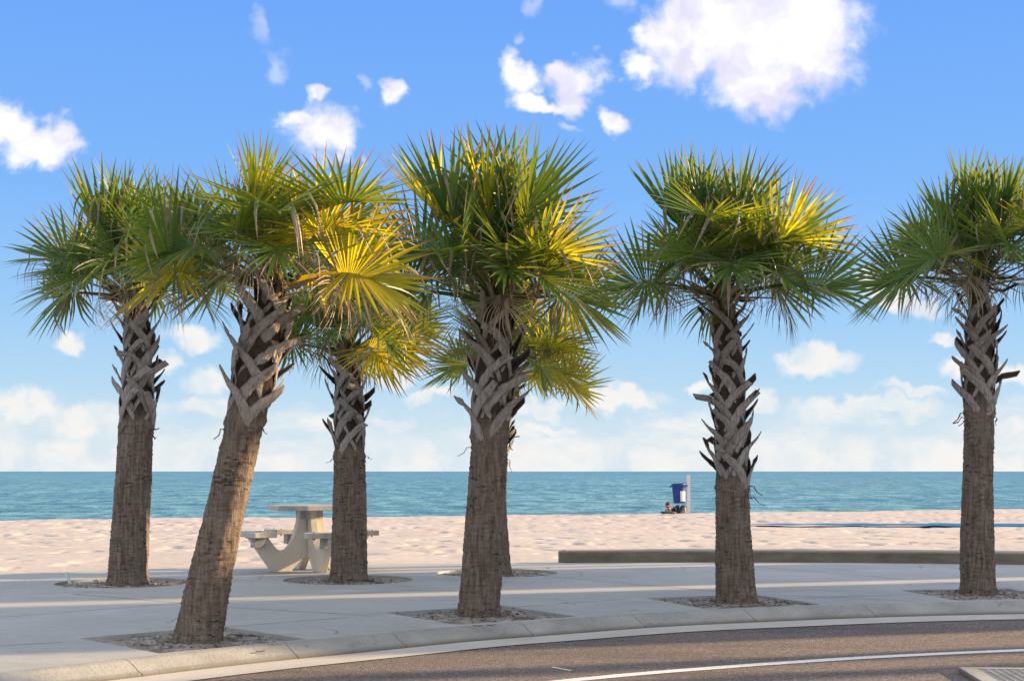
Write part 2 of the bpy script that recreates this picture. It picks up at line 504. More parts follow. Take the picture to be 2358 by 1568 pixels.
M = {}
M['pavement'] = mat_pavement(); M['kerb'] = mat_kerb(); M['gutter'] = mat_gutter(); M['road'] = mat_road()
M['paint'] = mat_paint(); M['sand'] = mat_sand(); M['water'] = mat_water()
M['soil'] = simple_mat('pit_soil', (.13, .11, .09), (.46, .43, .40), 7, .95, .8, .03)
M['litter'] = simple_mat('dry_litter', (.05, .034, .024), (.27, .22, .18), 40, .9)
M['joint'] = simple_mat('dark_joint', (.04, .037, .033), (.09, .08, .07), 20, .95)

# ------------------------------------------------------------------ ground, sand, sea
def y_edge(x): return np.interp(x, [p[0] for p in EDGE], [p[1] for p in EDGE])
def y_crest(x): return np.clip(48.4 + .37 * x, 32, 64)
def sand_z(X, Y):
    ye = y_edge(X); yc = y_crest(X)
    d = Y - ye
    s = np.clip(d / 22, 0, 1); s = s * s * (3 - 2 * s)
    z = np.where(d < -.12, -.14, -.015) - .30 * s
    b = np.clip((Y - yc) / 12, 0, 1)
    z = z - 1.9 * b * b * (3 - 2 * b)
    return z, d
def build_sand():
    ys = 1 / np.linspace(1 / 12.5, 1 / 74, 430)
    ys = np.concatenate([np.linspace(-14, 12.3, 12), ys])
    us = np.linspace(-.46, .46, 640)
    Y, Uu = np.meshgrid(ys, us, indexing='ij')
    X = Uu * np.maximum(Y, 12.5)
    X = np.where(np.abs(Uu) > .40, np.sign(Uu) * (np.abs(X) + (np.abs(Uu) - .40) * 900), X)
    Z, d = sand_z(X, Y)
    fade = np.clip((d - .25) / 1.2, 0, 1)
    fp = vnoise(X * 2.3, Y * 1.9, 3) * .6 + vnoise(X * 4.7 + 9, Y * 4.1, 4) * .4
    hol = np.clip(fp - .58, 0, 1) * -.26 + (vnoise(X * 1.1, Y * 1.0, 5) - .5) * .035 + (vnoise(X * 9, Y * 8, 6) - .5) * .008
    big = (vnoise(X * .22 + 4, Y * .30, 8) - .5) * .05
    Z = Z + (hol * (.55 + .45 * np.clip((Y - 19) / 6, 0, 1)) + big) * fade
    # shallow trough that holds the blue strip
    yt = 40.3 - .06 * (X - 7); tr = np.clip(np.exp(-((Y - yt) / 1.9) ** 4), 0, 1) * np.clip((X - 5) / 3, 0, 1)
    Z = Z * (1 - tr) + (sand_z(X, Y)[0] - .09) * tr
    o = link('beach', grid_mesh('beach', X, Y, Z), M['sand'], smooth=True)
    tag(o, kind='structure')
    return o
build_sand()

def build_sea():
    ys = 1 / np.linspace(1 / 50, 1 / 30000, 240)
    us = np.linspace(-1.3, 1.3, 420)
    Y, Uu = np.meshgrid(ys, us, indexing='ij')
    X = Uu * np.maximum(Y, 150)
    am = np.clip(Y / 200, .4, 1.6)
    Z = -1.15 + ((vnoise(X * .22, Y * .5, 21) - .5) * .14 + (vnoise(X * .07, Y * .16, 22) - .5) * .22 + (vnoise(X * .012, Y * .03, 23) - .5) * .5 * np.clip(Y / 900, 0, 1))
    o = link('sea', grid_mesh('sea', X, Y, Z), M['water'], smooth=True)
    tag(o, kind='structure')
build_sea()

def build_blue_strip():
    m, t = new_mat('strip_blue')
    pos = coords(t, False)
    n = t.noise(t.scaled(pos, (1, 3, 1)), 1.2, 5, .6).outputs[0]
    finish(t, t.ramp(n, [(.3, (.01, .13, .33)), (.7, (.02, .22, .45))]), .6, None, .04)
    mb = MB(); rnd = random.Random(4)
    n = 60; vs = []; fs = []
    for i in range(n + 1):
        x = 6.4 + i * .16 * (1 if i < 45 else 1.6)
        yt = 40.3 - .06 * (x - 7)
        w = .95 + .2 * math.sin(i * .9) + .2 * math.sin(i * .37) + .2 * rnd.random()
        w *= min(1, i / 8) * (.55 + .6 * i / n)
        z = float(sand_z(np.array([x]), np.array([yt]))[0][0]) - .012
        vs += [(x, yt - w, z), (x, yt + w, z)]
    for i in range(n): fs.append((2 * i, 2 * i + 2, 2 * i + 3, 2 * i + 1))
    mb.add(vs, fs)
    o = mb.build('blue_strip', m); tag(o, kind='structure')  # flat blue sheet lying in the sand trough
build_blue_strip()

# tree pits -----------------------------------------------------------
def square_pit(c, ang, s):
    ca, sa = math.cos(ang), math.sin(ang)
    return [(c[0] + (x * ca - y * sa) * s / 2, c[1] + (x * sa + y * ca) * s / 2) for x, y in ((-1, -1), (1, -1), (1, 1), (-1, 1))]
def round_pit(c, r, n=40):
    return [(c[0] + r * math.cos(2 * math.pi * k / n), c[1] + r * math.sin(2 * math.pi * k / n)) for k in range(n)]
PALM_BASE = {'A': ground(293, 1343), 'B': ground(455, 1474), 'C': ground(803, 1336), 'D': ground(1100, 1414), 'E': ground(1148, 1320), 'F': ground(1695, 1385), 'G': ground(2253, 1366)}
def kerb_angle(p):
    i = min(range(len(kt)), key=lambda k: (kt[k] - Vector((p[0], p[1], 0))).length)
    t = (kt[i + 1] - kt[i - 1]); return math.atan2(t.y, t.x), i
def pit_centre(p, s):
    a, i = kerb_angle(p)
    return kt[i] - kn[i] * (s / 2 + .10)
PITS = {}
for k in 'BDFG':
    a, i = kerb_angle(PALM_BASE[k]); c = pit_centre(PALM_BASE[k], 1.15)
    c = c.lerp(PALM_BASE[k], .35)
    PITS[k] = square_pit(c, a, 1.14)
for k in 'ACE':
    PITS[k] = round_pit((PALM_BASE[k].x - (.02 if k != 'A' else .07), PALM_BASE[k].y + .12), .70)

def in_poly(p, poly):
    c = False; n = len(poly); j = n - 1
    for i in range(n):
        if (poly[i][1] > p[1]) != (poly[j][1] > p[1]) and p[0] < (poly[j][0] - poly[i][0]) * (p[1] - poly[i][1]) / (poly[j][1] - poly[i][1]) + poly[i][0]: c = not c
        j = i
    return c

def build_pavement():
    outer = [(p.x, p.y) for p in kt[::2]] 
    edge = resample([(x, y, 0) for x, y in EDGE], .4)
    outer2 = [(p.x, p.y) for p in reversed(edge)]
    loop = outer + outer2
    pts = [Vector(p) for p in loop]; edges = [(i, (i + 1) % len(loop)) for i in range(len(loop))]
    for poly in PITS.values():
        b = len(pts); pts += [Vector(p) for p in poly]
        edges += [(b + i, b + (i + 1) % len(poly)) for i in range(len(poly))]
    v, e, f, *_ = geometry.delaunay_2d_cdt(pts, edges, [], 1, 1e-5)
    faces = []
    for q in f:
        c = [sum(v[i][k] for i in q) / len(q) for k in (0, 1)]
        if any(in_poly(c, poly) for poly in PITS.values()): continue
        if not in_poly(c, loop): continue
        faces.append(tuple(q))
    mb = MB(); mb.add([(p[0], p[1], 0) for p in v], faces)
    for poly in PITS.values():      # inner faces of the cut-outs
        n = len(poly); vs = [(x, y, 0) for x, y in poly] + [(x, y, -.09) for x, y in poly]
        mb.add(vs, [(i, (i + 1) % n, n + (i + 1) % n, n + i) for i in range(n)])
    n = len(edge)                   # slab edge toward the beach
    mb.add([(p.x, p.y, 0) for p in edge] + [(p.x, p.y, -.15) for p in edge], [(i, i + 1, n + i + 1, n + i) for i in range(n - 1)])
    me = bpy.data.meshes.new('pavement'); me.from_pydata(mb.v, [], mb.f); me.materials.append(M['pavement'])
    bm = bmesh.new(); bm.from_mesh(me)
    for fc in bm.faces:
        fc.normal_update()
        if abs(fc.normal.z) > .9 and fc.normal.z < 0: fc.normal_flip()
    bm.to_mesh(me); bm.free()
    tag(link('pavement', me), kind='structure')
build_pavement()

def build_kerb():
    mb = MB()
    prof = lambda w: [(-.004, -.12), (-.004, .002), (.05, .0015), (.085, -.005), (w - .05, -.058), (w - .02, -.068), (w - .006, -.078), (w, -.12)]
    s = 0; start = 0; L = 0; secs = []
    gap_at = [ground(px, py) for px, py in [(655, 1478), (908, 1458), (1184, 1434), (1446, 1413), (1971, 1391), (284, 1516), (1700, 1402)]]
    gi = sorted(min(range(len(kt)), key=lambda k: (kt[k] - g).length) for g in gap_at)
    gi = [0] + gi + list(range(gi[-1] + 18, len(kt) - 20, 18)) + [len(kt) - 1]
    for a, b in zip(gi, gi[1:]):
        ring = []
        for i in range(a, b + 1):
            p = kt[i].copy(); n = kn[i]
            t = Vector((-n.y, n.x, 0))
            if i == a and a > 0: p += t * .0035
            if i == b and b < len(kt) - 1: p -= t * .0035
            ring.append([p + n * o + Vector((0, 0, z)) for o, z in prof(kerb_width(i))])
        k = len(ring[0]); vs = [q for r in ring for q in r]; fs = []
        for i in range(len(ring) - 1):
            for j in range(k - 1): fs.append((i * k + j, i * k + j + 1, (i + 1) * k + j + 1, (i + 1) * k + j))
        fs.append(tuple(range(k))); fs.append(tuple(range((len(ring) - 1) * k, len(ring) * k))[::-1])
        mb.add(vs, fs)
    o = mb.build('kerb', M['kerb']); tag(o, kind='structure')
    # gutter
    vs, fs = [], []
    for i in range(len(kt)):
        w = kerb_width(i); n = kn[i]; g = .36 + .05 * max(0, min(2, kt[i].x)) / 2
        vs += [kt[i] + n * (w - .05) + Vector((0, 0, ZG)), kt[i] + n * (w + g * .5) + Vector((0, 0, ZG - .006)), kt[i] + n * (w + g) + Vector((0, 0, ZG))]
    for i in range(len(kt) - 1):
        fs += [(3 * i, 3 * i + 1, 3 * i + 4, 3 * i + 3), (3 * i + 1, 3 * i + 2, 3 * i + 5, 3 * i + 4)]
    g = MB(); g.add(vs, fs); tag(g.build('gutter', M['gutter']), kind='structure')
build_kerb()

def build_road():
    line = [kt[i] + kn[i] * (kerb_width(i) + .30) for i in range(0, len(kt), 2)]
    poly = [(p.x, p.y) for p in line] + [(60, 14.4), (60, -40), (-60, -40), (-60, -10), (-22, -6)]
    z = ZG - .006
    pts = [Vector(p) for p in poly]
    v, e, f, *_ = geometry.delaunay_2d_cdt(pts, [(i, (i + 1) % len(pts)) for i in range(len(pts))], [], 1, 1e-5)
    mb = MB(); mb.add([(p[0], p[1], z) for p in v], [tuple(q) for q in f if in_poly([sum(v[i][k] for i in q) / len(q) for k in (0, 1)], poly)])
    tag(mb.build('road', M['road']), kind='structure')
    # edge line
    pts = [(-14, -6, 0), (-5, 3.2, 0), (-1.9, 6.6, 0), (.24, 8.51, 0), (1.10, 9.01, 0), (2.12, 9.52, 0), (3.61, 10.02, 0), (6, 10.5, 0), (14, 11.2, 0), (40, 11.6, 0)]
    ln = resample(pts, .15)
    for _ in range(20): ln = [ln[0]] + [(ln[i - 1] + ln[i] * 2 + ln[i + 1]) / 4 for i in range(1, len(ln) - 1)] + [ln[-1]]
    nn = normals(ln); rnd = random.Random(2)
    vs, fs = [], []
    for i in range(len(ln)):
        a = .055 + rnd.uniform(-.003, .003); b = .055 + rnd.uniform(-.003, .003)
        vs += [ln[i] - nn[i] * a + Vector((0, 0, z + .004)), ln[i] + nn[i] * b + Vector((0, 0, z + .004))]
    for i in range(len(ln) - 1): fs.append((2 * i, 2 * i + 1, 2 * i + 3, 2 * i + 2))
    mb = MB(); mb.add(vs, fs); 
    c = ground(1293, 1540, z)
    mb.box((c.x, c.y, z + .003), (.02, .2, .002), Matrix.Rotation(R(35), 3, 'Z'))
    tag(mb.build('road_marking', M['paint']), kind='structure')
build_road()

def build_pits():
    litter = MB(); rnd = random.Random(77)
    for key, poly in PITS.items():
        cx = sum(p[0] for p in poly) / len(poly); cy = sum(p[1] for p in poly) / len(poly)
        mb = MB(); n = len(poly); rings = 10; vs = []
        # dense soil sheet with a low mound at the trunk
        bx = PALM_BASE[key]
        m = 64 if n < 10 else n
        edge = []
        for k in range(m):
            u = k / m * n; i = int(u); f = u - i
            a, b = poly[i % n], poly[(i + 1) % n]
            edge.append((a[0] + (b[0] - a[0]) * f, a[1] + (b[1] - a[1]) * f))
        for r in range(rings + 1):
            q = r / rings
            for k in range(m):
                x = bx.x + (edge[k][0] - bx.x) * q; y = bx.y + (edge[k][1] - bx.y) * q
                z = -.026 + .03 * (1 - q) + rnd.uniform(-.006, .006) * (1 if q < .95 else 0)
                vs.append((x, y, z))
        fs = [(r * m + k, r * m + (k + 1) % m, (r + 1) * m + (k + 1) % m, (r + 1) * m + k) for r in range(rings) for k in range(m)]
        mb.add(vs, fs)
        o = mb.build('soil_bed', M['soil'], smooth=True); tag(o, kind='structure')
        for _ in range(300):
            for _ in range(10):
                x = bx.x + rnd.gauss(0, .33); y = bx.y + rnd.gauss(0, .33)
                if in_poly((x, y), poly): break
            else: continue
            q = min(1, math.hypot(x - bx.x, y - bx.y) / .6)
            a = rnd.uniform(0, 6.28); L = rnd.uniform(.008, .03) * (2.2 if rnd.random() < .2 else 1); w = rnd.uniform(.004, .011)
            z = -.026 + .03 * (1 - q) + rnd.uniform(.003, .016)
            t = Vector((math.cos(a), math.sin(a), rnd.uniform(-.4, .4))); s = Vector((-math.sin(a), math.cos(a), rnd.uniform(-.5, .5)))
            c = Vector((x, y, z))
            litter.add([c - t * L, c + s * w, c + t * L, c - s * w + Vector((0, 0, .004))], [(0, 1, 2, 3)])
    for _ in range(520):                               # crumbs strewn over the paving round the pits
        key = rnd.choice('ABCDEFG'); bx = PALM_BASE[key]
        x = bx.x + rnd.gauss(0, .75); y = bx.y + rnd.gauss(0, .55)
        if in_poly((x, y), PITS[key]) or y > y_edge(x) - .1: continue
        a_, i_ = kerb_angle((x, y))
        if (Vector((x, y, 0)) - kt[i_]).dot(kn[i_]) > -.05: continue
        a = rnd.uniform(0, 6.28); L = rnd.uniform(.004, .014) * (2.5 if rnd.random() < .08 else 1); w = rnd.uniform(.003, .006)
        c = Vector((x, y, .005)); t = Vector((math.cos(a), math.sin(a), 0)); s_ = Vector((-math.sin(a), math.cos(a), .2))
        litter.add([c - t * L, c + s_ * w, c + t * L, c - s_ * w], [(0, 1, 2, 3)])
    me = bpy.data.meshes.new('leaf_litter'); me.from_pydata(litter.v, [], litter.f); me.materials.append(M['litter'])
    o = link('leaf_litter', me); tag(o, 'dry brown leaf litter and shell bits around the palm trunks', 'leaf litter', kind='stuff')
build_pits()

# ------------------------------------------------------------------ palms
def mat_trunk():
    m, t = new_mat('palm_bark')
    co = coords(t)
    warp = t.vec('ADD', co, t.vec('MULTIPLY', t.vec('SUBTRACT', t.noise(co, 4, 3).outputs['Color'], (.5, .5, .5)).outputs[0], (.03, .03, .05)).outputs[0]).outputs[0]
    ring = t.noise(t.scaled(warp, (7, 7, 42)), 1.0, 5, .68).outputs[0]
    crack = t.noise(t.scaled(warp, (42, 42, 5)), 1.0, 5, .65).outputs[0]
    fib = t.noise(t.scaled(co, (110, 110, 12)), 1.0, 3, .6).outputs[0]
    big = t.noise(co, 3.2, 4, .6).outputs[0]
    c = t.ramp(crack, [(.26, (.055, .041, .032)), (.46, (.170, .130, .104)), (.75, (.31, .255, .215))])
    c = t.mix(t.math('MULTIPLY', t.smooth(ring, .50, .74), .75), c, (.055, .038, .028))
    c = t.mix(t.math('MULTIPLY', t.smooth(big, .48, .72), .45), c, (.25, .215, .185))
    sm = t.math('MULTIPLY', t.smooth(t.noise(t.scaled(warp, (13, 13, 44)), 1.0, 3, .6).outputs[0], .56, .70), t.smooth(t.noise(co, 5, 3).outputs[0], .40, .58))
    c = t.mix(t.math('MULTIPLY', sm, .75), c, (.028, .020, .016))
    lich = t.math('MULTIPLY', t.smooth(t.noise(t.scaled(co, (34, 34, 13)), 1.0, 5, .75).outputs[0], .60, .68), t.smooth(t.noise(co, 2.3, 2).outputs[0], .47, .62))
    c = t.mix(t.math('MULTIPLY', lich, .7), c, (.42, .39, .35))
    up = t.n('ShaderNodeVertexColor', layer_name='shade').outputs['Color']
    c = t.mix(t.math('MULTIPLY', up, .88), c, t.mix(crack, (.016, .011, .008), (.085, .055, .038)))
    h = t.math('ADD', t.math('MULTIPLY', crack, .9), t.math('MULTIPLY', ring, -.9))
    h = t.math('ADD', h, t.math('MULTIPLY', fib, .35))
    h = t.math('SUBTRACT', h, t.math('MULTIPLY', sm, .6))
    nrm = t.bump(h, .85, .022)
    finish(t, c, .92, nrm, .15)
    return m

def mat_stub(name, young):
    m, t = new_mat(name)
    co = coords(t)
    rid = t.n('ShaderNodeObjectInfo').outputs['Random']
    sh = t.vec('ADD', co, t.n('ShaderNodeCombineXYZ', {0: t.math('MULTIPLY', rid, 37.0), 1: t.math('MULTIPLY', rid, 11.0), 2: rid}).outputs[0]).outputs[0]
    st = t.noise(t.scaled(sh, (60, 60, 7)), 1.0, 5, .65).outputs[0]
    bl = t.noise(sh, 16, 5, .65).outputs[0]
    if young:
        c = t.ramp(st, [(.3, (.10, .066, .048)), (.55, (.25, .18, .14)), (.8, (.38, .31, .26))])
        c = t.mix(t.math('MULTIPLY', rid, .4), c, (.27, .235, .21))
    else:
        c = t.ramp(st, [(.28, (.18, .155, .14)), (.50, (.345, .32, .305)), (.78, (.51, .49, .475))])
        c = t.mix(t.math('MULTIPLY', rid, .35), c, (.22, .165, .13))
    c = t.mix(t.math('MULTIPLY', t.smooth(bl, .54, .68), .65), c, (.12, .085, .065))
    lich = t.smooth(t.noise(sh, 48, 4, .7).outputs[0], .60, .70)
    c = t.mix(t.math('MULTIPLY', lich, .35 if not young else .12), c, (.60, .60, .58))
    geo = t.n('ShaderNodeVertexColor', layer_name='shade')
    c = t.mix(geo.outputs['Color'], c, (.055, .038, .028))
    nrm = t.bump(st, .9, .016)
    finish(t, c, .88, nrm, .2)
    return m

def mat_frond():
    m, t = new_mat('palm_leaf')
    a = t.n('ShaderNodeVertexColor', layer_name='seg')
    s = t.n('ShaderNodeSeparateColor', {0: a.outputs['Color']}).outputs
    r, g, dead = s[0], s[1], s[2]
    rid = t.n('ShaderNodeSeparateColor', {0: t.n('ShaderNodeObjectInfo').outputs['Color']}).outputs[0]
    co = coords(t)
    big = t.noise(co, 7, 2, .5).outputs[0]
    rid = t.math('ADD', rid, t.math('ADD', t.math('MULTIPLY', t.math('SUBTRACT', g, .5), .28), t.math('MULTIPLY', t.math('SUBTRACT', big, .5), .7)), clamp=True)
    c = t.mix(g, (.026, .085, .030), (.062, .150, .040))
    c = t.mix(t.math('MULTIPLY', t.smooth(rid, .55, 1.0), .75), c, (.11, .15, .03))
    pet = t.smooth(r, .02, .0)
    c = t.mix(t.math('MULTIPLY', pet, .7), c, (.13, .17, .05))
    mott = t.noise(co, 22, 3, .6).outputs[0]
    # browned tips; how far they reach differs from frond to frond
    tipstart = t.math('SUBTRACT', .97, t.math('ADD', t.math('MULTIPLY', g, .16), t.math('MULTIPLY', t.math('POWER', rid, 3.0), .22)))
    tip = t.math('MULTIPLY', t.math('SUBTRACT', t.math('ADD', r, t.math('MULTIPLY', t.math('SUBTRACT', mott, .5), .3)), tipstart), 9.0, clamp=True)
    brown = t.mix(g, (.20, .115, .05), (.30, .215, .135))
    c = t.mix(t.math('MULTIPLY', tip, .9), c, brown)
    grey = t.mix(mott, (.20, .145, .10), (.44, .36, .28))
    c = t.mix(dead, c, grey)
    tr = t.mix(g, (.26, .40, .03), (.50, .55, .02))
    tr = t.mix(t.smooth(rid, .5, .95), tr, (.95, .80, .02))  # yellow of sun backlight put into the leaf colour
    tr = t.mix(tip, tr, (.55, .26, .05))
    tr = t.mix(dead, tr, (.35, .24, .14))
    p = t.n('ShaderNodeBsdfPrincipled', {'Base Color': c, 'Roughness': .42, 'Specular IOR Level': .35})
    tl = t.n('ShaderNodeBsdfTranslucent', {'Color': tr})
    f = t.math('MULTIPLY', t.math('SUBTRACT', 1.0, t.math('MULTIPLY', dead, .6)), t.math('ADD', .27, t.math('MULTIPLY', t.smooth(rid, .55, 1.0), .33)))
    mx = t.n('ShaderNodeMixShader', {0: f, 1: p.outputs[0], 2: tl.outputs[0]})
    t.n('ShaderNodeOutputMaterial', {'Surface': mx.outputs[0]})
    return m

M['bark'] = mat_trunk(); M['stub_old'] = mat_stub('weathered_leaf_base', False); M['stub_new'] = mat_stub('brown_leaf_base', True); M['leaf'] = mat_frond()

def frond_mesh(seed, elev, petiole, seglen, curl, fold, dead=0.0, nseg=46, shrivel=0.0, hang=.2):
    """Costapalmate fan leaf: petiole along +X, blade of many pleated segments about an arching costa."""
    rnd = random.Random(seed)
    g = Vector((-math.sin(R(elev)), 0, -math.cos(R(elev))))
    V, F, A = [], [], []
    pos = Vector((0, 0, 0)); d = Vector((1, 0, .12)).normalized()
    path = [(pos.copy(), d.copy())]
    n = 7
    for i in range(n):
        d = (d + g * (.055 + .05 * i / n) * petiole).normalized()
        pos = pos + d * petiole / n
        path.append((pos.copy(), d.copy()))
    side = Vector((0, 1, 0))
    for i, (p, dd) in enumerate(path):                          # petiole: shallow channelled strip with thickness
        up = dd.cross(side).normalized() * -1
        w = .021 * (1 - i / n) + .011
        b = len(V)
        V += [p + side * w - up * .0, p - up * .009, p - side * w, p + up * .006]
        A += [(0, .5, dead, 1)] * 4
        if i:
            for k in range(4): F.append((b - 4 + k, b - 4 + (k + 1) % 4, b + (k + 1) % 4, b + k))
    # costa
    cl = seglen * .42; m = 10; costa = [(pos.copy(), d.copy())]
    for i in range(m):
        up = side.cross(d).normalized() * -1
        up = d.cross(side).normalized()
        dn = -up if up.z > 0 else up
        d = (d + (dn * curl + g * .12) / m * 1.6).normalized()
        pos = pos + d * cl / m
        costa.append((pos.copy(), d.copy()))
    def cpt(t):
        u = t * m; i = min(int(u), m - 1); f = u - i
        return costa[i][0].lerp(costa[i + 1][0], f), costa[i][1].lerp(costa[i + 1][1], f).normalized()
    prof = [(0.0, .30), (.16, .62), (.34, .95), (.52, 1.0), (.70, .66), (.86, .32), (1.0, .03)]
    for i in range(nseg):
        u = (i + .5) / nseg * 2 - 1                             # -1..1 around the fan
        sg = 1 if u > 0 else -1
        au = abs(u)
        t = (1 - au) ** 1.15 * .98
        phi = R(6 + 126 * au ** .95) + rnd.uniform(-.025, .025)
        p0, T = cpt(t)
        up = T.cross(side).normalized()
        if up.z < 0 and elev < 60: up = -up
        beta = fold + .35 * au + rnd.uniform(-.06, .06)
        sd_ = side * sg * math.cos(beta) + up * math.sin(beta)
        dr = (T * math.cos(phi) + sd_ * math.sin(phi)).normalized()
        L = seglen * (.80 + .26 * math.sin(au * math.pi * .75 + .35)) * rnd.uniform(.93, 1.05)
        if au > .9: L *= .82
        wmax = .0142 * (1.0 if au < .8 else .85) * (seglen / .55) * (1 - .5 * shrivel)
        nrm = dr.cross(T.cross(dr) if au > .1 else side)
        lat = (T * -math.sin(phi) + sd_ * math.cos(phi)).normalized()
        fn = dr.cross(lat).normalized()
        dd0 = dead
        kink = 9.0
        hg = hang * rnd.uniform(.4, 1.5)
        if rnd.random() < .13 + .40 * max(0, au - .40): kink = rnd.uniform(.40, .8)
        gr = rnd.random()
        if rnd.random() < (.02 if elev > 50 else .08) + (.05 if elev > 50 else .24) * max(0, au - .5) * 2: dd0 = max(dead, rnd.uniform(.5, 1)); 
        b = len(V); cur = p0.copy(); dirv = dr.copy(); prev = 0
        curlv = Vector((rnd.uniform(-1, 1), rnd.uniform(-1, 1), rnd.uniform(-1, 1))) * (shrivel * .9 + (.5 if dd0 > dead else .05))
        for j, (r, wf) in enumerate(prof):
            step = (r - prev) * L
            if j:
                bend = hg * (r ** 1.6) * 1.5
                dirv = (dirv + g * bend * (r - prev) * 2.2 + curlv * (r - prev) * r).normalized()
                if r > kink: dirv = (dirv * .45 + g * .9).normalized()
                cur = cur + dirv * step
            prev = r
            w = wmax * wf * (.6 if dd0 > .5 else 1)
            la = (lat - dirv * lat.dot(dirv)).normalized()
            f2 = dirv.cross(la).normalized()
            ce = cur + f2 * w * .38
            V += [cur - la * w, ce, cur + la * w]
            dv = dd0 if r < kink else max(dd0, .75)
            A += [(max(r, .03), gr, dv * (.3 + .7 * min(1, r * 1.6)) if dead < .5 else dv, 1)] * 3
            if j:
                q = b + (j - 1) * 3
                F += [(q, q + 1, q + 4, q + 3), (q + 1, q + 2, q + 5, q + 4)]
    me = bpy.data.meshes.new('frond')
    me.from_pydata([tuple(v) for v in V], [], F)
    at = me.color_attributes.new('seg', 'FLOAT_COLOR', 'POINT')
    at.data.foreach_set('color', np.array(A, dtype=np.float32).ravel())
    me.materials.append(M['leaf'])
    return me

FRONDS = {
 'up':   [(64, frond_mesh(100 + i, 64, .34 + .07 * (i % 4), .68, .12, .75 + .2 * (i % 3), hang=.03, nseg=40)) for i in range(6)],
 'mid':  [(38, frond_mesh(200 + i, 38, .40 + .08 * (i % 4), .60, .38 + .12 * (i % 3), .25 + .25 * (i % 3), hang=.08)) for i in range(7)],
 'low':  [(20, frond_mesh(300 + i, 20, .50 + .08 * (i % 3), .56, .45 + .12 * (i % 2), .10 + .2 * (i % 3), hang=.14)) for i in range(7)],
 'drop': [(10, frond_mesh(400 + i, 10, .54 + .06 * (i % 2), .48, .60, .05, dead=.12 + .2 * (i % 2), hang=.42, shrivel=.25)) for i in range(3)],
 'dead': [(8, frond_mesh(500 + i, 8, .46, .42, .8, -.1, dead=.95, hang=1.2, shrivel=.7, nseg=36)) for i in range(3)],
}

